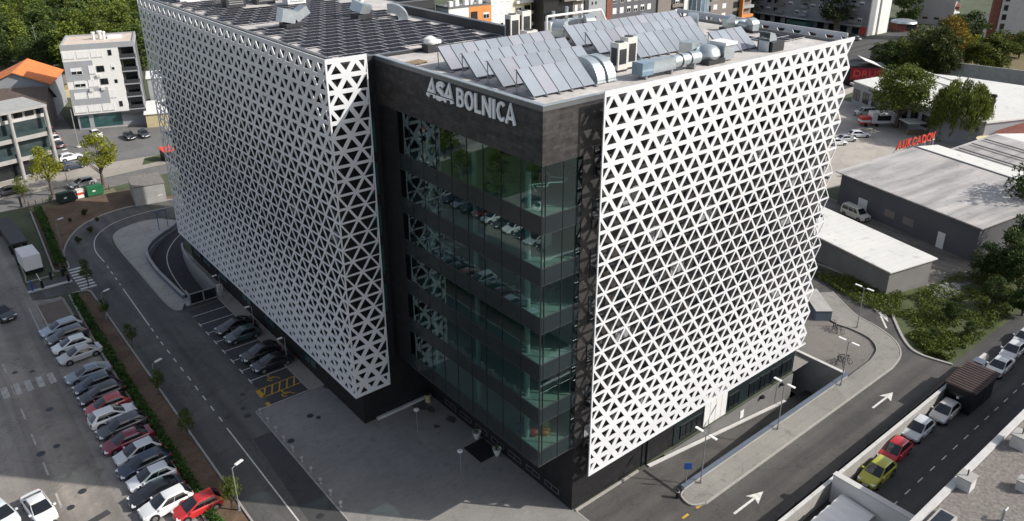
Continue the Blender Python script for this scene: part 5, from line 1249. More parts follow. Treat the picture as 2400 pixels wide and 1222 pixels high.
# right: concrete street wall, white wall, kiosk
t = thing('street_wall', 'long grey concrete wall in panels between the loop road and the street', 'wall', (0, -13.45, 0))
for i in range(16):
    x = 7.5+i*2.7
    if x < 50.5: MB().box(x, -.12, -.5, x+2.67, .12, 2.0).build('panel', M['concw'], t); MB().box(x, -.16, 2.0, x+2.66, .16, 2.07).build('coping', M['concl'], t)
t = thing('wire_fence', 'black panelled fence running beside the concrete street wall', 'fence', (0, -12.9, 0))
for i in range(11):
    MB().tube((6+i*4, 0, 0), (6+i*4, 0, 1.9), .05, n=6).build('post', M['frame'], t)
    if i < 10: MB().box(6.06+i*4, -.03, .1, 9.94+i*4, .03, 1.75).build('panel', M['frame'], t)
sheet('verge', [(3, -13.3), (49.5, -13.3), (49.5, -11.6), (40, -11.9), (3, -12.4)], .006, M['earth'])
rnd = random.Random(14); mb = MB(); leaf_quads(mb, [(20+30*rnd.random(), -14.2+.35*rnd.gauss(0, .4), rnd.random()*.35) for _ in range(900)], .16, rnd); o = mb.build('wall_plants', leaf_mat('leaves_reddish', (.06, .02, .01), (.10, .07, .03))); o['kind'] = 'stuff'
t = thing('white_wall', 'thick white rendered wall standing across the street below the yellow green car', 'wall', (18.6, -13.7, 0)); MB().box(-.25, -9.5, -.5, .25, 0, 2.9).build('wall', M['plasterw'], t); MB().box(-.32, -9.52, 2.9, .32, .06, 3.0).build('coping', M['concl'], t)
t = thing('covered_trailer', 'white corrugated tarpaulin covered load behind the white wall', 'trailer', (15.6, -16.4, 0), 0)
mb = MB()
for i in range(14):
    z0 = 1.7+.13*(i % 2)+.05*math.sin(i*1.7); z1 = 1.7+.13*((i+1) % 2)+.05*math.sin((i+1)*1.7); mb.face([(-4.5+i*.5, -1.5, z0-.1), (-4.0+i*.5, -1.5, z1-.1), (-4.0+i*.5, 1.5, z1+.1), (-4.5+i*.5, 1.5, z0+.1)])
mb.build('tarpaulin', M['white'], t); MB().box(-4.5, -1.45, .4, 2.5, 1.45, 1.55).build('load', M['concl'], t)
t = thing('kiosk', 'dark wooden kiosk with rust brown ribbed flat roof in the right street', 'kiosk', (43.2, -14.9, 0))
MB().box(-2.7, -1.4, .1, 2.7, 1.3, 2.8).build('wall', M['frame'], t); MB().box(-3.0, -1.7, 2.8, 3.0, 1.5, 2.95).build('roof', M['rust'], t)
mb = MB(); [mb.box(-2.9+i*.48, -1.68, 2.951, -2.85+i*.48, 1.48, 3.0) for i in range(12)]; mb.build('roof_rib', M['frame'], t)
w_ = MB().box(-2.75, -.5, 1.2, -2.7, .5, 2.1).build('window', M['wglass'], t); MB().box(-2.77, -.15, 1.45, -2.751, .1, 1.75).build('notice', M['white'], w_); MB().box(.4, -1.43, .1, 1.4, -1.4, 2.2).build('door', M['dgrey'], t)
tag(MB().box(46.5, -14.6, 0, 47.4, -13.7, 2.9).box(46.4, -14.7, 2.9, 47.5, -13.6, 3.0).build('cabinet', M['bluewall']), 'blue grey cabinet just behind the wooden kiosk roof', 'cabinet')
# gravel roofed building in the lower right corner
BH = 10.0
t = thing('gravel_roof_building', 'low building with pale gravel roof and white parapet in the lower right corner', 'building')
MB().prism([(9.6, -23.3), (75, -23.3), (75, -50), (9.6, -50)], -.5, BH-.35).build('wall', M['plasterg'], t); sh = MB().prism([(10.1, -23.75), (74.5, -23.75), (74.5, -49.6), (10.1, -49.6)], BH-.349, BH-.28).build('roof', M['roofg'], t)
mb = MB()
for i in range(22): mb.box(9.6+i*2.85, -23.7, BH-.348, 9.6+i*2.85+2.83, -23.25, BH)
mb.box(9.6, -49.6, BH-.348, 10.05, -23.71, BH); mb.build('parapet', M['parapetw'], t)
mb = MB()
for i in range(30): mb.box(9.8+i*2.1, -23.24, BH-.9, 9.8+i*2.1+2.07, -22.95, BH-.82)
mb.build('ledge', M['concl'], t)
for (px, py, lab, s) in ((2265, 1125, 'pale concrete cube vent on the gravel roof, nearest the middle of its row', 1), (2393, 1030, 'pale concrete cube vent at the right frame edge on the gravel roof', 1.1), (2402, 1130, 'pale concrete cube vent cut by the frame edge lower down on the gravel roof', .8)):
    x, y = g(px, py, BH+.4); t = thing('roof_vent', lab, 'roof vent', (x, y, BH-.28)); MB().box(-.5*s, -.5*s, 0, .5*s, .5*s, 1.0*s).build('block', M['parapetw'], t); MB().box(-.6*s, -.55*s, 1.0*s, .6*s, .55*s, 1.1*s).build('cap', M['concw'], t); MB().tube((0, 0, 1.1*s), (0, 0, 1.6*s), .05).build('pipe', M['dgrey'], t)
x, y = g(2350, 1215, BH); t = thing('roof_pipe', 'bent grey pipe stub on the gravel roof near the frame bottom', 'pipe', (x, y, BH-.28)); MB().tube((0, 0, 0), (0, 0, .9), .09).tube((0, 0, .9), (.5, 0, .9), .09).build('pipe', M['pole'], t); MB().lathe([(.2, 0), (.2, .04), (.1, .1)]).build('flange', M['pole'], t)
t = thing('roof_skylight', 'white framed skylight at the corner of the gravel roof', 'skylight', (*g(2205, 1222, BH), BH-.28)); MB().box(-1.2, -.6, 0, 1.2, .6, .35).build('frame', M['concw'], t); MB().box(-1.05, -.45, .35, 1.05, .45, .37).build('pane', M['wglass'], t)
# parking sign, gravel court: concrete vent box and bicycles
t = thing('parking_sign', 'blue square sign on a thin post by the rounded walkway tip', 'sign', (9.9, -4.5, .14)); MB().tube((0, 0, 0), (0, 0, 2.6), .035, n=8).build('pole', M['pole'], t); MB().obox((0, -.05, 2.3), (.7, .04, .7), R(-40)).build('plate', M['bluesign'], t)
t = thing('retractable_post', 'black short post beside the rounded walkway tip', 'post', (8.3, -4.9, 0)); MB().lathe([(.16, 0), (.16, .9), (.1, .98)], n=12).build('body', M['frame'], t); MB().lathe([(.165, .7), (.165, .8)], n=12).build('band', M['white'], t)
t = thing('vent_block', 'long low blue grey concrete block at the edge of the gravel court', 'vent block', (48.6, 6.2, 0), R(50)); MB().box(-3.2, -1.0, 0, 2.6, 1.0, 1.35).build('body', M['bluewall'], t); MB().box(-3.25, -1.05, 1.35, 2.65, 1.05, 1.43).build('lid', M['concw'], t)
bk = MB(); 
def bike(x, y, rz, lab):
    t = thing('bicycle', lab, 'bicycle', (x, y, .01), rz, 'bicycles left on the gravel court')
    for q in (-.52, .52): MB().torus((q, 0, .34), .32, .025, n=18).build('wheel', M['black'], t)
    MB().pathtube([(-.52, 0, .34), (-.1, 0, .34), (.36, 0, .78), (-.2, 0, .80), (-.1, 0, .34)], .025, 6).pathtube([(-.52, 0, .34), (-.2, 0, .80)], .02, 6).pathtube([(.52, 0, .34), (.36, 0, .95)], .025, 6).build('frame', M['dgrey'], t)
    MB().obox((-.24, 0, .92), (.26, .14, .07)).build('saddle', M['black'], t); MB().tube((.34, -.28, .98), (.34, .28, .98), .02, n=6).build('handlebar', M['frame'], t)
for i, (px, py, r, lab) in enumerate(((1952, 770, .4, 'dark bicycle in the upper group, left one'), (1958, 776, .8, 'dark bicycle in the upper group, middle one'), (1966, 779, 1.3, 'dark bicycle in the upper group, right one'), (1962, 850, .3, 'dark bicycle in the lower group, left one'), (1972, 853, .9, 'dark bicycle in the lower group, middle one'), (1982, 848, 1.4, 'dark bicycle in the lower group, right one'))): bike(*g(px, py), r, lab)

# ================================================================== OTHER BUILDINGS
_wm = {}
def wmesh(w, h, kind):
    k = (w, h, kind)
    if k not in _wm:
        b = {'dark': 0, 'half': .5, 'shut': .96, 'third': .3}[kind]; _wm[k] = window_mesh(w, h, b, fr='white', d=.07)
        if kind == 'dark': _wm[k] = window_mesh(w, h, 0, fr='dgrey', d=.07)
    return _wm[k]
def windows(t, org, ang, cols, rows, x0, dx, z0, dz, w, h, kinds, rnd):
    """windows on a facade: org = left bottom corner seen from outside, ang = facade direction"""
    for j in range(rows):
        for i in range(cols):
            k = rnd.choice(kinds)
            if k is None: continue
            s = x0+i*dx; put(wmesh(w, h, k), 'window', t, (org[0]+s*math.cos(ang), org[1]+s*math.sin(ang), z0+j*dz), ang)
def block(name, lab, cat, x, y, w, d, h, m, rz=0, group=None, roof='roof', wins=True, fl=3.0, seed=1, dx=3.2, ww=1.5, wh=1.5, kinds=('dark', 'half', 'shut', 'third'), par=.5, leftwins=True, z0=1.2, x0=1.6):
    t = thing(name, lab, cat, (x, y, 0), R(rz), group); rnd = random.Random(seed)
    MB().box(0, 0, -.5, w, d, h).build('wall', M[m], t); MB().box(.3, .3, h, w-.3, d-.3, h+.08).build('roof', M[roof], t)
    mb = MB(); mb.box(-.05, -.05, h, w+.05, .3, h+par); mb.box(-.05, d-.3, h, w+.05, d+.05, h+par); mb.box(-.05, .301, h, .3, d-.301, h+par); mb.box(w-.3, .301, h, w+.05, d-.301, h+par); mb.build('parapet', M['coping' if par < .6 else m], t)
    if wins:
        windows(t, (0, 0), 0, int((w-2*x0+dx)/dx), int((h-z0)/fl), x0, dx, z0, fl, ww, wh, kinds, rnd)
        if leftwins: windows(t, (0, d), -math.pi/2, int((d-2*x0+dx)/dx), int((h-z0)/fl), x0, dx, z0, fl, ww, wh, kinds, rnd)
    return t
# apartment block, upper left
t = thing('apartment_block', 'white and grey five storey apartment block with flat beige roof at the upper left', 'building', (-5.2, 153.6, 0), R(-17))
MB().box(0, 0, 3.5, 11.0, 13, 17.6).build('wall', M['plasterw'], t); MB().box(11.0, 1.5, 3.5, 14.3, 13, 17.6).build('wall', M['plasterd'], t); MB().box(.4, .8, -.5, 14.0, 12.6, 3.5).build('ground_floor', M['plasterg'], t)
MB().box(-.02, -.02, 17.6, 14.4, 13.02, 18.4).build('attic', M['plasterg'], t); MB().box(.35, .35, 18.4, 14.0, 12.7, 18.45).build('roof', ground_mat('beige_roof_membrane', (.62, .52, .43), .08), t)
mb = MB(); mb.box(-.02, -.02, 18.4, 14.4, .3, 18.75); mb.box(-.02, 12.7, 18.4, 14.4, 13.02, 18.75); mb.box(-.02, .301, 18.4, .3, 12.699, 18.75); mb.box(14.05, .301, 18.4, 14.4, 12.699, 18.75); mb.build('parapet', M['plasterg'], t)
mb = MB(); mb.box(.02, -.04, 13.0, 5.6, -.003, 15.2); mb.box(.02, -.04, 10.9, 4.6, -.003, 13.0); mb.box(.02, -.04, 5.6, 7.6, -.003, 9.2); mb.build('grey_panel', M['plasterg'], t)
for k in range(5):
    z = 3.6+k*2.85; MB().box(11.01, -.02, z, 14.35, 1.5, z+.25).build('balcony_slab', M['plasterg'], t); r = MB().box(11.05, -.02, z+.25, 14.3, .06, z+1.1).build('balcony_rail', M['dgrey'], t)
    MB().box(11.5, 1.44, z+.3, 13.8, 1.5, z+2.3).build('balcony_door', M['wglass'], t)
MB().box(14.1, -.02, 3.6, 14.38, 1.49, 17.59).build('pier', M['plasterg'], t)
for (s, z, w, h, k) in ((1.3, 15.7, 2.2, 1.5, 'shut'), (4.0, 15.7, 2.3, 1.5, 'shut'), (6.7, 15.7, 2.2, 1.5, 'shut'), (9.3, 16.0, .7, 1.2, 'dark'), (2.2, 12.3, 2.2, 1.5, 'half'), (6.9, 12.6, 1.5, 1.3, 'dark'), (9.4, 12.8, .7, 1.2, 'half'), (5.2, 12.2, 1.2, 1.9, 'shut'), (2.4, 9.6, 2.2, 1.4, 'half'), (5.0, 9.4, 1.9, 1.6, 'shut'), (7.2, 9.8, 1.5, 1.3, 'dark'), (9.5, 9.9, .6, .8, 'dark'), (2.0, 6.9, 2.4, 1.5, 'shut'), (4.7, 6.9, 2.4, 1.5, 'shut'), (8.3, 6.6, 1.4, 1.9, 'shut'), (1.5, 3.9, 2.4, 1.6, 'shut'), (4.2, 3.9, 2.4, 1.6, 'shut'), (7.0, 3.9, 2.4, 1.6, 'shut'), (9.6, 4.6, .7, 1.2, 'dark')):
    put(wmesh(w, h, k), 'window', t, (s, -.04 if z < 15.3 and s < 7.5 else 0, z))
MB().box(3.6, .72, .3, 9.2, .8, 3.0).build('shop_window', M['teal'], t); MB().box(.8, .74, .3, 2.6, .8, 2.9).build('shop_door', M['teal'], t); MB().box(9.4, -.6, 2.9, 14.4, .79, 3.49).build('canopy', M['dgrey'], t)
for i, (x, y, r, lab) in enumerate(((6.2, 6.5, .5, 'left'), (7.4, 7.5, .7, 'middle'), (8.3, 6.2, .5, 'right'))):
    MB().lathe([(.5*r, 18.45), (.5*r, 19.8), (.8*r, 19.9), (.8*r, 20.2)], (x, y, 0), 12).build('chimney', M['white'], t)
MB().box(8.9, 6.6, 18.46, 11.6, 9.6, 18.9).build('roof_slab', M['white'], t)
for s, z in ((5.9, 11.5), (4.0, 8.5), (6.3, 8.6)): MB().box(s, -.4, z, s+.7, -.06, z+.6).build('air_conditioner', M['acw'], t)
# tall thin mast in front of it
t = thing('lamp_mast', 'tall grey mast with round white base plate before the apartment block', 'mast', (-7.9, 140.7, 0)); MB().lathe([(.5, 0), (.5, .25), (.2, .3)], n=14).build('base', M['concl'], t); MB().tube((0, 0, .2), (0, 0, 8.0), .12, .08, 10).build('pole', M['pole'], t)
# glass fronted office, left edge
t = thing('office_building', 'glass fronted office with tall concrete columns at the left frame edge', 'building', (-31.2, 124.4, 0), R(14))
MB().box(0, .4, -.5, 17.4, 8, 12.4).build('wall', M['plasterg'], t); MB().box(-.2, -1.4, 12.4, 17.5, 8.2, 12.8).build('roof', M['concw'], t); mb = MB(); [mb.box(-.1, -1.0+q*1.5, 12.801, 17.4, -.9+q*1.5, 12.86) for q in range(6)]; mb.build('roof_rib', M['galv'], t)
for z0, z1, m in ((.2, 3.2, 'wglass'), (4.2, 6.9, 'offglass'), (7.9, 10.2, 'offglass')): MB().box(.1, .32, z0, 17.3, .399, z1).build('window', M[m], t)
for z in (3.3, 7.0): MB().box(-.1, -1.0, z, 17.5, .39, z+.8).build('balcony_slab', M['concw'], t)
for z in (4.1, 7.8): MB().box(0, -.98, z, 17.4, -.9, z+.75).build('balcony_rail', M['offglass'], t)
MB().box(-.1, .2, 10.3, 17.5, .39, 12.38).build('attic', M['parapetw'], t)
for i in range(9): put(wmesh(1.5, 1.1, 'dark'), 'window', t, (1.2+i*1.95, .19, 11.0))
for x in (1.2, 6.0, 10.9, 17.1): MB().tube((x, -1.2, -.1), (x, -1.2, 12.39), .34, n=14).build('column', M['concw'], t)
for z0, z1 in ((.2, 3.2), (4.2, 6.9), (7.9, 10.2)): MB().box(17.4, 1.0, z0, 17.46, 7.5, z1).build('window', M['teal'], t)
# houses behind it
def gable(name, lab, x, y, w, d, h, rh, wall, roof, rz=0, over=.6, wins=2, axis='y'):
    t = thing(name, lab, 'house', (x, y, 0), R(rz)); mb = MB(); MB().box(0, 0, -.5, w, d, h).build('wall', M[wall], t)
    if axis == 'y':   # ridge runs along y, gable faces -y
        a = [(-over, h-over*rh/(w/2)), (w/2, h+rh), (w+over, h-over*rh/(w/2))]
        MB().face([(0, .01, h), (w, .01, h), (w/2, .01, h+rh)]).build('gable', M[wall], t); MB().face([(0, d-.01, h), (w/2, d-.01, h+rh), (w, d-.01, h)]).build('gable', M[wall], t)
        r = MB()
        for (p, q) in ((a[0], a[1]), (a[1], a[2])):
            r.face([(p[0], -over, p[1]+.02), (q[0], -over, q[1]+.02), (q[0], d+over, q[1]+.02), (p[0], d+over, p[1]+.02)]); r.face([(p[0], -over, p[1]-.2), (p[0], d+over, p[1]-.2), (q[0], d+over, q[1]-.2), (q[0], -over, q[1]-.2)])
            r.face([(p[0], -over, p[1]-.2), (q[0], -over, q[1]-.2), (q[0], -over, q[1]+.02), (p[0], -over, p[1]+.02)]); r.face([(p[0], d+over, p[1]-.2), (p[0], d+over, p[1]+.02), (q[0], d+over, q[1]+.02), (q[0], d+over, q[1]-.2)])
        for p in (a[0], a[2]): r.face([(p[0], -over, p[1]-.2), (p[0], -over, p[1]+.02), (p[0], d+over, p[1]+.02), (p[0], d+over, p[1]-.2)])
    else:
        a = [(-over, h-over*rh/(d/2)), (d/2, h+rh), (d+over, h-over*rh/(d/2))]
        MB().face([(.01, 0, h), (.01, d/2, h+rh), (.01, d, h)]).build('gable', M[wall], t); MB().face([(w-.01, 0, h), (w-.01, d, h), (w-.01, d/2, h+rh)]).build('gable', M[wall], t)
        r = MB()
        for (p, q) in ((a[0], a[1]), (a[1], a[2])):
            r.face([(-over, p[0], p[1]+.02), (w+over, p[0], p[1]+.02), (w+over, q[0], q[1]+.02), (-over, q[0], q[1]+.02)]); r.face([(-over, p[0], p[1]-.2), (-over, q[0], q[1]-.2), (w+over, q[0], q[1]-.2), (w+over, p[0], p[1]-.2)])
            for xx in (-over, w+over): r.face([(xx, p[0], p[1]-.2), (xx, q[0], q[1]-.2), (xx, q[0], q[1]+.02), (xx, p[0], p[1]+.02)])
        for p in (a[0], a[2]): r.face([(-over, p[0], p[1]-.2), (w+over, p[0], p[1]-.2), (w+over, p[0], p[1]+.02), (-over, p[0], p[1]+.02)])
    r.build('roof', M[roof], t)
    for i in range(wins): put(wmesh(1.3, 1.4, 'dark'), 'window', t, (w*(i+.7)/(wins+.4), 0, h-2.3))
    return t
t = gable('orange_roof_house', 'house with bright orange tiled gable roof left of the apartment block', -18.9, 173.6, 13.4, 15, 8.2, 3.0, 'plasterg', 'tile', -21, wins=3)
MB().box(4.0, -1.6, 5.0, 13.0, -.01, 5.5).build('balcony', M['greenbin'], t); MB().box(-3.5, 3, 0, -.01, 11, 6.8).build('wall', M['plasterg'], t); MB().obox((-2.6, 7, 7.6), (7, 10.5, .25), 0, 0, 0, -.38).build('roof', M['tile'], t)
t = gable('brown_roof_house', 'house with dark brown sheet roof in front of the orange roof', -24.5, 164.5, 16, 8, 6.0, 3.0, 'plasterb', 'brownroof', -24, wins=3, axis='x')
MB().obox((3, 4.5, 7.4), (.9, .9, 1.8)).build('chimney', M['plasterb'], t)
t = thing('tan_hut', 'low round domed tan hut with red pillar at the end of the lane', 'hut', (*g(165, 222), 0), R(-12)); MB().lathe([(2.6, 0), (2.6, 3.4)], (0, 0, 0), 20).build('drum', M['tanwall'], t); MB().lathe([(2.8, 3.4), (2.4, 4.2), (1.4, 4.9), (.2, 5.2)], (0, 0, 0), 20).build('dome', M['plasterb'], t, smooth=True); MB().box(-3.2, -3.4, 0, 3.6, -2.6, 1.8).build('wall', M['plastery'], t); MB().box(3.2, -3.42, .4, 3.8, -2.5, 4.2).build('pillar', M['red'], t)
t = thing('garden_wall', 'white rendered boundary wall with red brick base beside the shaded lane', 'wall', (-14.8, 136, 0), R(97.5)); MB().box(0, -.2, 0, 27, .2, 1.4).build('base', M['brick'], t); MB().box(0, -.22, 1.4, 44, .22, 2.4).build('wall', M['plasterw'], t)
t = thing('antenna_mast', 'thin pale pole beside the orange roof', 'mast', (*g(100, 165), 0)); MB().tube((0, 0, 0), (0, 0, 13.0), .09, .06, 8).build('pole', M['pole'], t); MB().box(-.6, -.02, 12.2, .6, .02, 12.3).build('crossbar', M['pole'], t)
t = thing('annex', 'white flat roofed annex seen between the apartment block and the lattice', 'building', (*g(346, 300), 0), R(-17)); MB().box(0, 0, 0, 9, 12, 3.0).build('wall', M['tanwall'], t); MB().box(-.3, -.3, 3.0, 9.3, 12.3, 3.2).build('roof', M['plasterw'], t); MB().box(1, 14, 0, 10, 22, 8.0).build('wall', M['plasterg'], t); MB().box(.7, 13.7, 8.0, 10.3, 22.3, 8.2).build('roof', M['plasterw'], t)
t = thing('clearing_shed', 'pale old shed roof in the woodland clearing', 'shed', (*g(134, 60), 0), R(30)); MB().box(-3, -4, 0, 3, 4, 2.4).build('wall', M['plasterb'], t); MB().obox((0, 0, 2.7), (6.8, 8.6, .2), 0, 0, .12).build('roof', M['sheetroof'], t)
t = thing('woodland_shed', 'dark shed with pale roof at the left frame edge in the woodland', 'shed', (*g(12, 118), 0), R(-20)); MB().box(-7, -3, 0, 5, 3, 3).build('wall', M['frame'], t); MB().obox((-1, 0, 3.2), (12.6, 6.6, .2), 0, 0, .1).build('roof', M['sheetroof'], t)
# halls on the right
t = thing('storage_shed', 'long low shed with white flat roof beside the loop road', 'shed', (58.6, 1.9, 0), R(-9.5))
def para(mb, x0, y0, x1, y1, z0, za, zb):  # roof sheet sloping along x
    mb.face([(x0, y0, za), (x1, y0, zb), (x1, y1, zb), (x0, y1, za)]); mb.face([(x0, y0, za-.18), (x0, y1, za-.18), (x1, y1, zb-.18), (x1, y0, zb-.18)])
    mb.face([(x0, y0, za-.18), (x1, y0, zb-.18), (x1, y0, zb), (x0, y0, za)]); mb.face([(x0, y1, za-.18), (x0, y1, za), (x1, y1, zb), (x1, y1, zb-.18)]); mb.face([(x0, y0, za-.18), (x0, y0, za), (x0, y1, za), (x0, y1, za-.18)]); mb.face([(x1, y0, zb-.18), (x1, y1, zb-.18), (x1, y1, zb), (x1, y0, zb)])
t.rotation_euler.z = R(-14)
MB().box(0, 0, 0, 8.0, 26, 3.6).build('wall', mat('shed_render', (.20, .195, .185), .85, .12, .5), t); mb = MB(); para(mb, -.4, -.4, 8.4, 26.4, 0, 3.85, 4.1); mb.build('roof', M['whiteroof'], t)
t = thing('storage_hall', 'long hall with wide pale pitched sheet roof and dark grey wall', 'hall', (78.3, -1.0, 0), R(-14))
MB().box(0, 0, 0, 24, 25.5, 5.4).build('wall', M['plasterd'], t)
mb = MB(); para(mb, -.5, -.5, 18, 26.5, 0, 5.6, 7.4); mb.build('roof', M['sheetroof'], t); mb = MB(); para(mb, 18.01, -.5, 24, 26.5, 0, 7.4, 6.9); mb.build('roof', M['whiteroof'], t)
MB().box(17.8, -.52, 7.4, 18.2, 26.5, 7.5).build('ridge', M['coping'], t)
g0 = MB(); g0.face([(0, -.01, 5.4), (24, -.01, 5.4), (24, -.01, 6.7), (18, -.01, 7.2)]); g0.build('gable', M['plasterd'], t)
MB().box(-.06, 19.5, 0, 0, 21.3, 2.6).build('door', M['white'], t); MB().box(-.06, 5.0, 0, 0, 6.2, 2.5).build('door', M['white'], t)
for y in (14, 10.5): MB().box(-.06, y, 1.4, 0, y+2.0, 2.6).build('window', M['plasterb'], t)
t = thing('second_hall', 'hall with ribbed pale roof beyond the dark valley gutter at the right', 'hall', (103.2, -7.3, 0), R(-14)); MB().box(0, 0, 0, 24, 25.5, 5.4).build('wall', M['plasterg'], t); mb = MB(); para(mb, -.4, -.5, 13, 26, 0, 5.7, 7.2); mb.build('roof', M['sheetroof'], t); mb = MB(); para(mb, 13.01, -.5, 24.4, 26, 0, 7.2, 5.8); mb.build('roof', M['whiteroof'], t)
mb = MB(); [mb.box(2+i*3.4, .5, 5.96+(2+i*3.4)*.112, 2.2+i*3.4, 25, 6.1+(2.2+i*3.4)*.112) for i in range(3)]; mb.build('roof_rib', M['coping'], t)
t = thing('white_hall', 'big hall with bright white flat roof behind the willow', 'hall')
wp = [g(*p, 6.0) for p in ((2003, 190), (2200, 261), (2312, 286), (2440, 272), (2560, 225), (2250, 180), (2150, 170), (2096, 174))]
MB().prism(wp, -.1, 5.7).build('wall', M['plasterg'], t); wo = [(p[0]+(p[0]-155)*.012, p[1]+(p[1]-40)*.012) for p in wp]; MB().prism(wo, 5.7, 6.0).build('roof', M['whiteroof'], t)
(ax, ay), (bx, by) = wp[0], wp[1]; dl = math.hypot(bx-ax, by-ay); wa = math.atan2(by-ay, bx-ax); wd_ = window_mesh(2.2, 2.6, 0, fr='dgrey', d=.08)
for i in range(8): put(wd_, 'window', t, (ax+(bx-ax)*(.06+i*.118), ay+(by-ay)*(.06+i*.118), 1.6), wa)
for f in (.35, .7): MB().obox((wp[0][0]*(1-f)+wp[7][0]*f+9, wp[0][1]*(1-f)+wp[7][1]*f-12, 6.12), (.5, 22, .24), wa+math.pi/2).build('roof_rib', M['whiteroof'], t)
t = thing('brown_annex', 'annex with red brown sheet roof and yellow wall right of the willow', 'building', (133.0, 8.0, 0), 0); MB().box(0, 0, 0, 14, 13, 3.0).build('wall', M['plastery'], t); mb = MB(); para(mb, -.3, -.3, 14.3, 11.4, 0, 3.2, 5.6); mb.build('roof', M['brick'], t); MB().lathe([(2.6, 0), (2.6, 2.9), (2.8, 3.0), (2.8, 3.1)], (-.5, 10.5, 0), 22).build('turret', M['plastery'], t)
t = thing('chimney_stack', 'tall black metal flue beside the willow', 'chimney', (*g(2306, 330), 0)); MB().tube((0, 0, 0), (0, 0, 9.4), .45, .4, 12).build('flue', M['frame'], t); MB().lathe([(.5, 9.4), (.65, 9.6), (.5, 10.0)], n=12).build('cap', M['black'], t)
(ax, ay), (bx, by) = g(2178, 178), g(2450, 214); dl = math.hypot(bx-ax, by-ay)
t = thing('yard_wall', 'long pale grey wall panel row behind the white roofed hall', 'wall', (ax, ay, 0), math.atan2(by-ay, bx-ax)); [MB().box(i*dl/7, -.2, 0, (i+.985)*dl/7, .2, 4.6).build('panel', M['concw'], t) for i in range(7)]
t = thing('red_shop', 'black shop with red sign panel and white lean to roof behind the lattice edge', 'shop', (*g(1988, 200), 0), R(-45)); MB().box(-.5, 0, 0, 9.5, 6, 5.2).build('wall', M['frame'], t); MB().obox((6.5, 3, 5.6), (7.0, 6.6, .2), 0, 0, 0, .35).build('roof', M['plasterw'], t); p = MB().box(0, -.12, 1.5, 8.6, -.001, 4.8).build('sign_panel', mat('sign_red', (.24, .016, .03), .5), t)
me = text_mesh('DRUS', 2.6, .08, M['red']); 
for v in me.vertices: v.co = (v.co.x*1.15+.6, -.16-v.co.z, v.co.y*.95+2.4)
put(me, 'letter', p)
t = thing('red_roof_letters', 'red block letters on a white frame at the long hall roof edge', 'sign', (103.0, 24.0, 5.6), R(-7))
mb = MB(); [mb.tube((x, 0, -1.6), (x, 0, 1.2), .06, n=6).tube((x, 0, .6), (x+.5, .9, -1.2), .05, n=6) for x in (.4, 3.4, 6.4, 9.4, 12.0)]; [mb.tube((x, 0, -5.6), (x, 0, -1.5), .08, n=6) for x in (.4, 6.4, 12.0)]; mb.tube((0, 0, .05), (12.4, 0, .05), .06, n=6); mb.build('frame', M['white'], t)
for i, ch in enumerate('AUKCADOV'):
    me = text_mesh(ch, 2.0, .2, M['red'], .04)
    for v in me.vertices: v.co = (v.co.x*.95+.1+i*1.52, -.12-v.co.z, v.co.y*1.1+.1)
    put(me, 'letter', t)
t = thing('garden_pavilion', 'pale flat canopy stall in front of the red roof letters', 'stall', (*g(2140, 312), 0), R(-35)); MB().box(-2.6, -2, 2.6, 2.6, 2, 2.75).build('roof', M['plasterw'], t)
for x in (-2.3, 2.3):
    for y in (-1.7, 1.7): MB().box(x-.06, y-.06, 0, x+.06, y+.06, 2.6).build('post', M['wood'], t)
MB().box(-2.2, -1.5, 0, 2.2, -.9, 1.0).build('counter', M['wood'], t)
t = thing('portable_toilet', 'teal portable cabin beside the flat canopy stall', 'cabin', (*g(2166, 305), 0), R(-30)); MB().box(-.7, -.7, 0, .7, .7, 2.4).build('body', M['teal'], t); MB().box(-.75, -.75, 2.4, .75, .75, 2.55).build('roof', M['white'], t)
t = gable('grey_brown_house', 'low house with grey brown hipped roof among the trees', *g(2078, 155), 12, 9, 3.4, 2.6, 'plasterb', 'brownroof', -30, axis='x')
t = thing('market_tent', 'pink and white peaked tent behind the long grey wall', 'tent', (*g(2232, 163), 0)); MB().face([(-2.5, -2.5, 3), (2.5, -2.5, 3), (0, 0, 5.2)]).face([(2.5, -2.5, 3), (2.5, 2.5, 3), (0, 0, 5.2)]).face([(2.5, 2.5, 3), (-2.5, 2.5, 3), (0, 0, 5.2)]).face([(-2.5, 2.5, 3), (-2.5, -2.5, 3), (0, 0, 5.2)]).build('canopy', mat('pink_canvas', (.72, .45, .40), .8), t); [MB().box(x-.05, y-.05, 0, x+.05, y+.05, 3).build('pole', M['white'], t) for x in (-2.4, 2.4) for y in (-2.4, 2.4)]

# ---- far housing behind the hospital roof: placed by bearing and slant distance
def at(px, dist):
    d = fwd + rgt*((px-PPX)/F); d.z = 0; d.normalize(); return (CAM.x+d.x*dist, CAM.y+d.y*dist)
def fX(px, Y):
    d = fwd + rgt*((px-PPX)/F); return CAM.x+d.x*(Y-CAM.y)/d.y
def row(pa, pb, Y, lab, m, h=46, d=9, wins=True, **k):
    x0 = fX(pa, Y); w = fX(pb, Y)-x0; return block('apartment_house', lab, 'building', x0, Y, w-.02, d, h, m, wins=wins, leftwins=False, **k), w
t, w = row(1067, 1157, 123, 'white and orange apartment house with flat roof behind the black parapet', 'plasterw', 22.4, 5.4, wins=False)
MB().box(w*.47, -.1, 0, w, -.003, 22.4).build('facade_panel', M['plastero'], t); MB().box(-.06, -.02, -.4, -.003, 5.38, 22.38).build('facade_panel', M['plasterg'], t)
for k in range(6):
    z = 19.3-k*3.3; MB().box(w*.50, -.14, z-.6, w*.66, -.11, z+1.9).build('loggia', M['frame'], t); put(wmesh(1.9, 1.5, 'third'), 'window', t, (w*.87, -.1, z-.1)); put(wmesh(1.4, 1.4, 'third'), 'window', t, (w*.18, 0, z-.3)); put(wmesh(1.1, 1.5, 'dark'), 'window', t, (-.06, 2.6, z-.5), -math.pi/2)
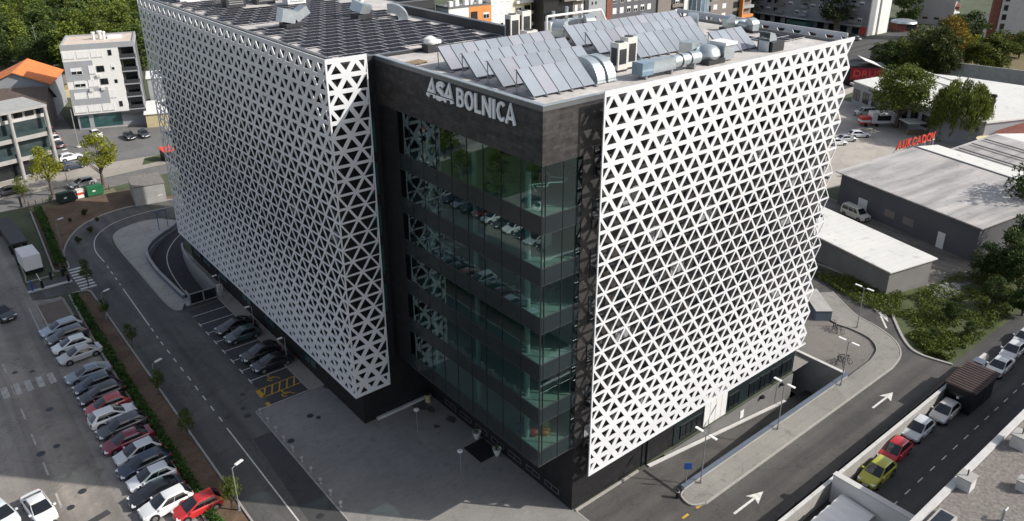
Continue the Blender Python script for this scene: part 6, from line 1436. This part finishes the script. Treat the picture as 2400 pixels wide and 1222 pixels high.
for q in ((1, 1), (3.5, 2), (6, 1.5), (8.4, 2.4), (10, 1.2)): MB().box(q[0], q[1], 22.49, q[0]+1.1, q[1]+1, 24.0).build('chimney', M['white'], t)
row(1157, 1205, 126, 'cream apartment slab right of the orange one', 'plasterw', seed=4, dx=2.2, ww=1.0, kinds=('shut', 'shut', 'half'), x0=1.3)
t, w = row(1205, 1268, 126, 'yellow balcony block right of the cream slab', 'plastery', seed=5, dx=3.0, ww=2.0, kinds=('half', 'third', 'dark'))
for k in range(14): MB().box(.4, -.9, .4+3*k, 6.4, -.003, 1.2+3*k).build('balcony', M['plasterw' if k % 2 else 'plastery'], t)
block('apartment_house', 'dark red brick slab far behind the left wing roof', 'building', fX(896, 205), 205, fX(1013, 205)-fX(896, 205), 12, 34, 'brick', seed=6, leftwins=False)
row(1012, 1038, 128, 'dark navy tower left of the white and orange house', 'dgrey', seed=7, wins=False)
YB = 121
t, w = row(1268, 1330, YB, 'dark glass block with red brown top behind the roof ducts', 'frame', seed=8, wins=False)
for k in range(6): MB().box(.2, -.06, 1+3.2*k, w-.2, -.003, 3.2+3.2*k).build('window', M['blueglass' if k % 3 == 0 else 'wglass'], t)
MB().box(0, -1.0, 22.6, w*.6, -.003, 46).build('bay', M['brick'], t); MB().box(w*.6+.01, -1.2, 21.5, w, -.003, 46).build('bay', M['plasterb'], t)
for k in range(7): put(wmesh(1.5, 1.6, 'half'), 'window', t, (w*.42, -1.0, 24+3.1*k)); put(wmesh(.6, 1.6, 'dark'), 'window', t, (w*.72, -1.2, 23.4+3.1*k))
t, w = row(1330, 1362, YB, 'white bay fronted block between the dark glass block and the pale wall', 'plasterb', seed=9, wins=False); MB().box(.2, -1.2, 21.4, w*.72, -.003, 46).build('bay', M['plasterw'], t); MB().box(w*.73, -.3, -.4, w, -.003, 46).build('wall', M['dgrey'], t)
for k in range(6): put(wmesh(1.0, 1.6, 'shut'), 'window', t, (1.2, 0, 3+3.1*k)); put(wmesh(1.0, 1.6, 'shut'), 'window', t, (3.4, 0, 3+3.1*k))
t, w = row(1362, 1411, YB, 'pale grey blank gable with tiny windows behind the roof pipes', 'plasterg', seed=10, wins=False)
for k in range(11): put(wmesh(.5, .8, 'dark'), 'window', t, (1.6, 0, 3.6+4*k)); put(wmesh(.5, .8, 'dark'), 'window', t, (3.0, 0, 3.6+4*k))
MB().box(w-2.0, -.25, -.4, w, -.003, 46).build('pier', M['brick'], t)
t, w = row(1411, 1510, YB, 'dark grey apartment block with bright window shutters behind the collectors', 'plasterd', seed=11, dx=2.9, ww=1.55, wh=1.7, kinds=('shut', 'shut', 'half', 'third'), x0=1.4)
row(1510, 1537, YB-.5, 'plain grey brown slab edge beside the dark block', 'plasterb', seed=12, wins=False)
t, w = row(1537, 1572, YB, 'dark balcony stack between grey slab and cream edge', 'dgrey', seed=13, wins=False)
for k in range(15): MB().box(.3, -.5, .8+3*k, w*.68, -.003, 1.7+3*k).build('balcony', M['plasterb' if k % 2 else 'frame'], t); put(wmesh(1.8, 1.4, 'half'), 'window', t, (w*.36, 0, 1.75+3*k))
MB().box(w*.70, -.6, -.4, w, -.003, 46).build('pier', M['plasterw'], t)
t, w = row(1573, 1612, YB, 'round fronted blue glass stair tower behind the collectors', 'plasterg', seed=14, wins=False)
mb = MB(); mb.lathe([(w*.42, -.4), (w*.42, 46)], (w*.43, 0, 0), 28); mb.build('curtain_wall', M['blueglass'], t)
mb = MB(); [mb.tube((w*.43+w*.425*math.cos(a), w*.425*math.sin(a), 0), (w*.43+w*.425*math.cos(a), w*.425*math.sin(a), 46), .09, n=6) for a in [math.pi+i*math.pi/9 for i in range(10)]]; mb.build('mullion', M['white'], t)
MB().box(w*.86, -.6, -.4, w, -.003, 46).build('pier', M['plasterw'], t)
t, w = row(1612, 1668, YB, 'grey brown tower with white framed openings right of the blue glass', 'plasterb', seed=15, dx=4.6, ww=1.9, wh=1.6, kinds=('shut', 'half', 'shut'), x0=4.6)
for k in range(15): MB().box(.1, -.05, .9+3*k, 2.4, -.003, 2.7+3*k).build('loggia', M['frame'], t)
t, w = row(1668, 1706, YB, 'orange framed balcony end beside the far poplar', 'plasterb', seed=16, wins=False)
for k in range(15): MB().box(w*.4, -1.3, .4+3*k, w, -.003, 1.3+3*k).build('balcony_slab', M['plastero' if k % 2 else 'plasterg'], t); MB().box(.2, -.05, .8+3*k, w*.34, -.003, 2.8+3*k).build('loggia', M['frame'], t)
MB().box(w*.36, -1.35, -.4, w*.36+.6, -.003, 46).build('post', M['plastero'], t)
# long slab on the right with bright end wall
t = thing('slab_block', 'long weathered grey panel slab block in shade with a white sunlit end wall', 'building', (240.5, 103, 0)); rnd = random.Random(77)
MB().box(0, 0, 0, 13, 62, 32).build('wall', M['oldpanel'], t); MB().box(-.05, -.4, 0, 5.6, -.001, 32).build('end_wall', M['plasterw'], t); MB().box(6.2, -.9, 0, 13.05, -.001, 32).build('end_wall', M['plasterw'], t); MB().box(-.3, -.5, 32, 13.3, 62.3, 32.5).build('roof', M['roof'], t)
windows(t, (0, 62), -math.pi/2, 19, 6, 2, 3.15, 4.6, 2.9, 1.7, 1.3, ('dark', 'third', 'half', 'dark', None), rnd)
for j in range(6):
    for i in range(6): MB().box(-1.2, 4+i*10, 4.2+j*2.9, -.003, 7.2+i*10, 5.2+j*2.9).build('balcony', M[('oldpanel', 'plasterb', 'plasterg')[(i+j) % 3]], t)
for i in range(13): MB().box(-.06, 3+i*4.6, .3, -.003, 5.6+i*4.6, 3.0).build('shop_window', M['wglass'], t)
MB().box(-2.6, 2, 3.2, -.003, 60, 3.5).build('canopy', M['concw'], t); MB().box(-.1, .4, .2, -.062, 2.6, 3.0).build('shop_front', M['red'], t)
t = thing('tower_block', 'grey blank walled tower with balconies right of the white end wall', 'building', (281, 108, 0), R(-70)); MB().box(0, 0, 0, 15.5, 14, 45).build('wall', mat('beige_render', (.46, .44, .42), .9, .1, .2), t); MB().box(-.1, -.1, 45, 15.6, 14.1, 45.5).build('roof', M['roof'], t)
for k in range(13):
    for q in (1.5, 7.0): MB().box(15.5, q, 3+3*k, 17.0, q+4.0, 4.1+3*k).build('balcony', M[('plasterw', 'brick', 'plasterg')[k % 3]], t)
for q in (6, 10): put(wmesh(1.8, .8, 'dark'), 'window', t, (q, 0, 2.0))
t = thing('tower_block', 'pale walled tower with brick red sides at the upper right frame edge', 'building', (266, 71.5, 0), R(-62)); MB().box(1.4, 0, 2.6, 11.6, 5, 45).build('wall', M['concl'], t); MB().box(-1.0, .3, 2.5, 1.39, 4.8, 44.8).build('bay', M['brick'], t); MB().box(11.61, .3, 2.5, 16, 4.8, 44.8).build('bay', M['brick'], t); MB().box(-.9, .8, -.5, 15, 4.7, 2.5).build('ground_floor', M['brick'], t); MB().box(-1.0, 0, 45, 16, 5, 45.5).build('roof', M['roof'], t)
for k in range(13): put(wmesh(1.3, 1.9, 'dark'), 'window', t, (2.8, 0, 4+3.1*k))
t = thing('petrol_kiosk', 'low kiosk with rounded grey roof and dark red front beside the white end wall', 'kiosk', (*g(2115, 72), 0), R(-35)); MB().box(-4, -2.6, 0, 4, 2.6, 3.0).build('wall', M['brick'], t); MB().lathe([(4.6, 3.0), (4.3, 3.6), (2.4, 4.1), (.5, 4.3)], n=22).build('roof', M['galv'], t, smooth=True); MB().box(0, -2.66, .4, 3.6, -2.601, 2.5).build('window', M['wglass'], t)
t = thing('glass_kiosk', 'small greenish glass kiosk before the far grey slab block', 'kiosk', (231.5, 124, 0)); MB().box(-3, -4, 0, 2, 4, 4).build('wall', M['teal'], t); MB().obox((-.5, 0, 4.4), (6, 8.6, .3), 0, 0, 0, .2).build('roof', M['blueglass'], t)
# buildings beyond the left frame edge that the glass mirrors
block('apartment_house', 'brown and red apartment house beyond the left frame edge, mirrored in the glass', 'building', -150, 30, 20, 34, 17, 'brick', seed=20); block('apartment_house', 'pale apartment house beyond the left frame edge, mirrored in the glass', 'building', -152, -30, 20, 40, 15, 'plasterw', seed=21)

block('apartment_house', 'low brown house left of the frame, mirrored in the top glass floor', 'building', -92, 84, 14, 20, 10, 'plasterb', seed=22); block('apartment_house', 'red and white shop left of the frame, mirrored in the top glass floor', 'building', -78, 104, 16, 12, 6, 'brick', seed=23)
# ================================================================== CAMERA, SKY, SUN
cam = bpy.data.cameras.new('camera'); co = bpy.data.objects.new('camera', cam); COL.objects.link(co)
cam.sensor_width = 36; cam.sensor_fit = 'HORIZONTAL'; cam.lens = F/2400*36
cam.shift_x = (1200-PPX)/2400; cam.shift_y = (PPY-611)/2400
cam.clip_end = 3000; cam.clip_start = .5
co.location = CAM; co.rotation_euler = (math.pi/2-PITCH, 0, YAW-math.pi/2)
sc.camera = co
EL = R(35.8); SXY = Vector((.676, -.737)).normalized()
sd = Vector((SXY.x*math.cos(EL), SXY.y*math.cos(EL), math.sin(EL)))
sun = bpy.data.lights.new('sun', 'SUN'); sun.energy = 3.7; sun.angle = R(.5); sun.color = (1, .955, .89)
so = bpy.data.objects.new('sun', sun); COL.objects.link(so); so.rotation_euler = sd.to_track_quat('Z', 'Y').to_euler()
so.location = (60, -60, 90)
w = bpy.data.worlds.new('World'); sc.world = w; w.use_nodes = True
nt = w.node_tree; bg = nt.nodes['Background']; sk = nt.nodes.new('ShaderNodeTexSky'); sk.sky_type = 'NISHITA'; sk.sun_disc = False
sk.sun_elevation = EL; sk.sun_rotation = math.atan2(SXY.x, SXY.y); sk.altitude = 500; sk.air_density = 1.0; sk.dust_density = 3.0; sk.ozone_density = 1.0
hs = nt.nodes.new('ShaderNodeHueSaturation'); hs.inputs['Saturation'].default_value = .62; nt.links.new(sk.outputs[0], hs.inputs['Color']); nt.links.new(hs.outputs[0], bg.inputs[0]); bg.inputs[1].default_value = .128
sc.view_settings.view_transform = 'Standard'; sc.view_settings.look = 'None'; sc.view_settings.exposure = .32; sc.view_settings.gamma = 1
sc.cycles.max_bounces = 7; sc.cycles.transparent_max_bounces = 12; sc.cycles.diffuse_bounces = 3; sc.cycles.glossy_bounces = 4
sc.cycles.caustics_reflective = False; sc.cycles.caustics_refractive = False
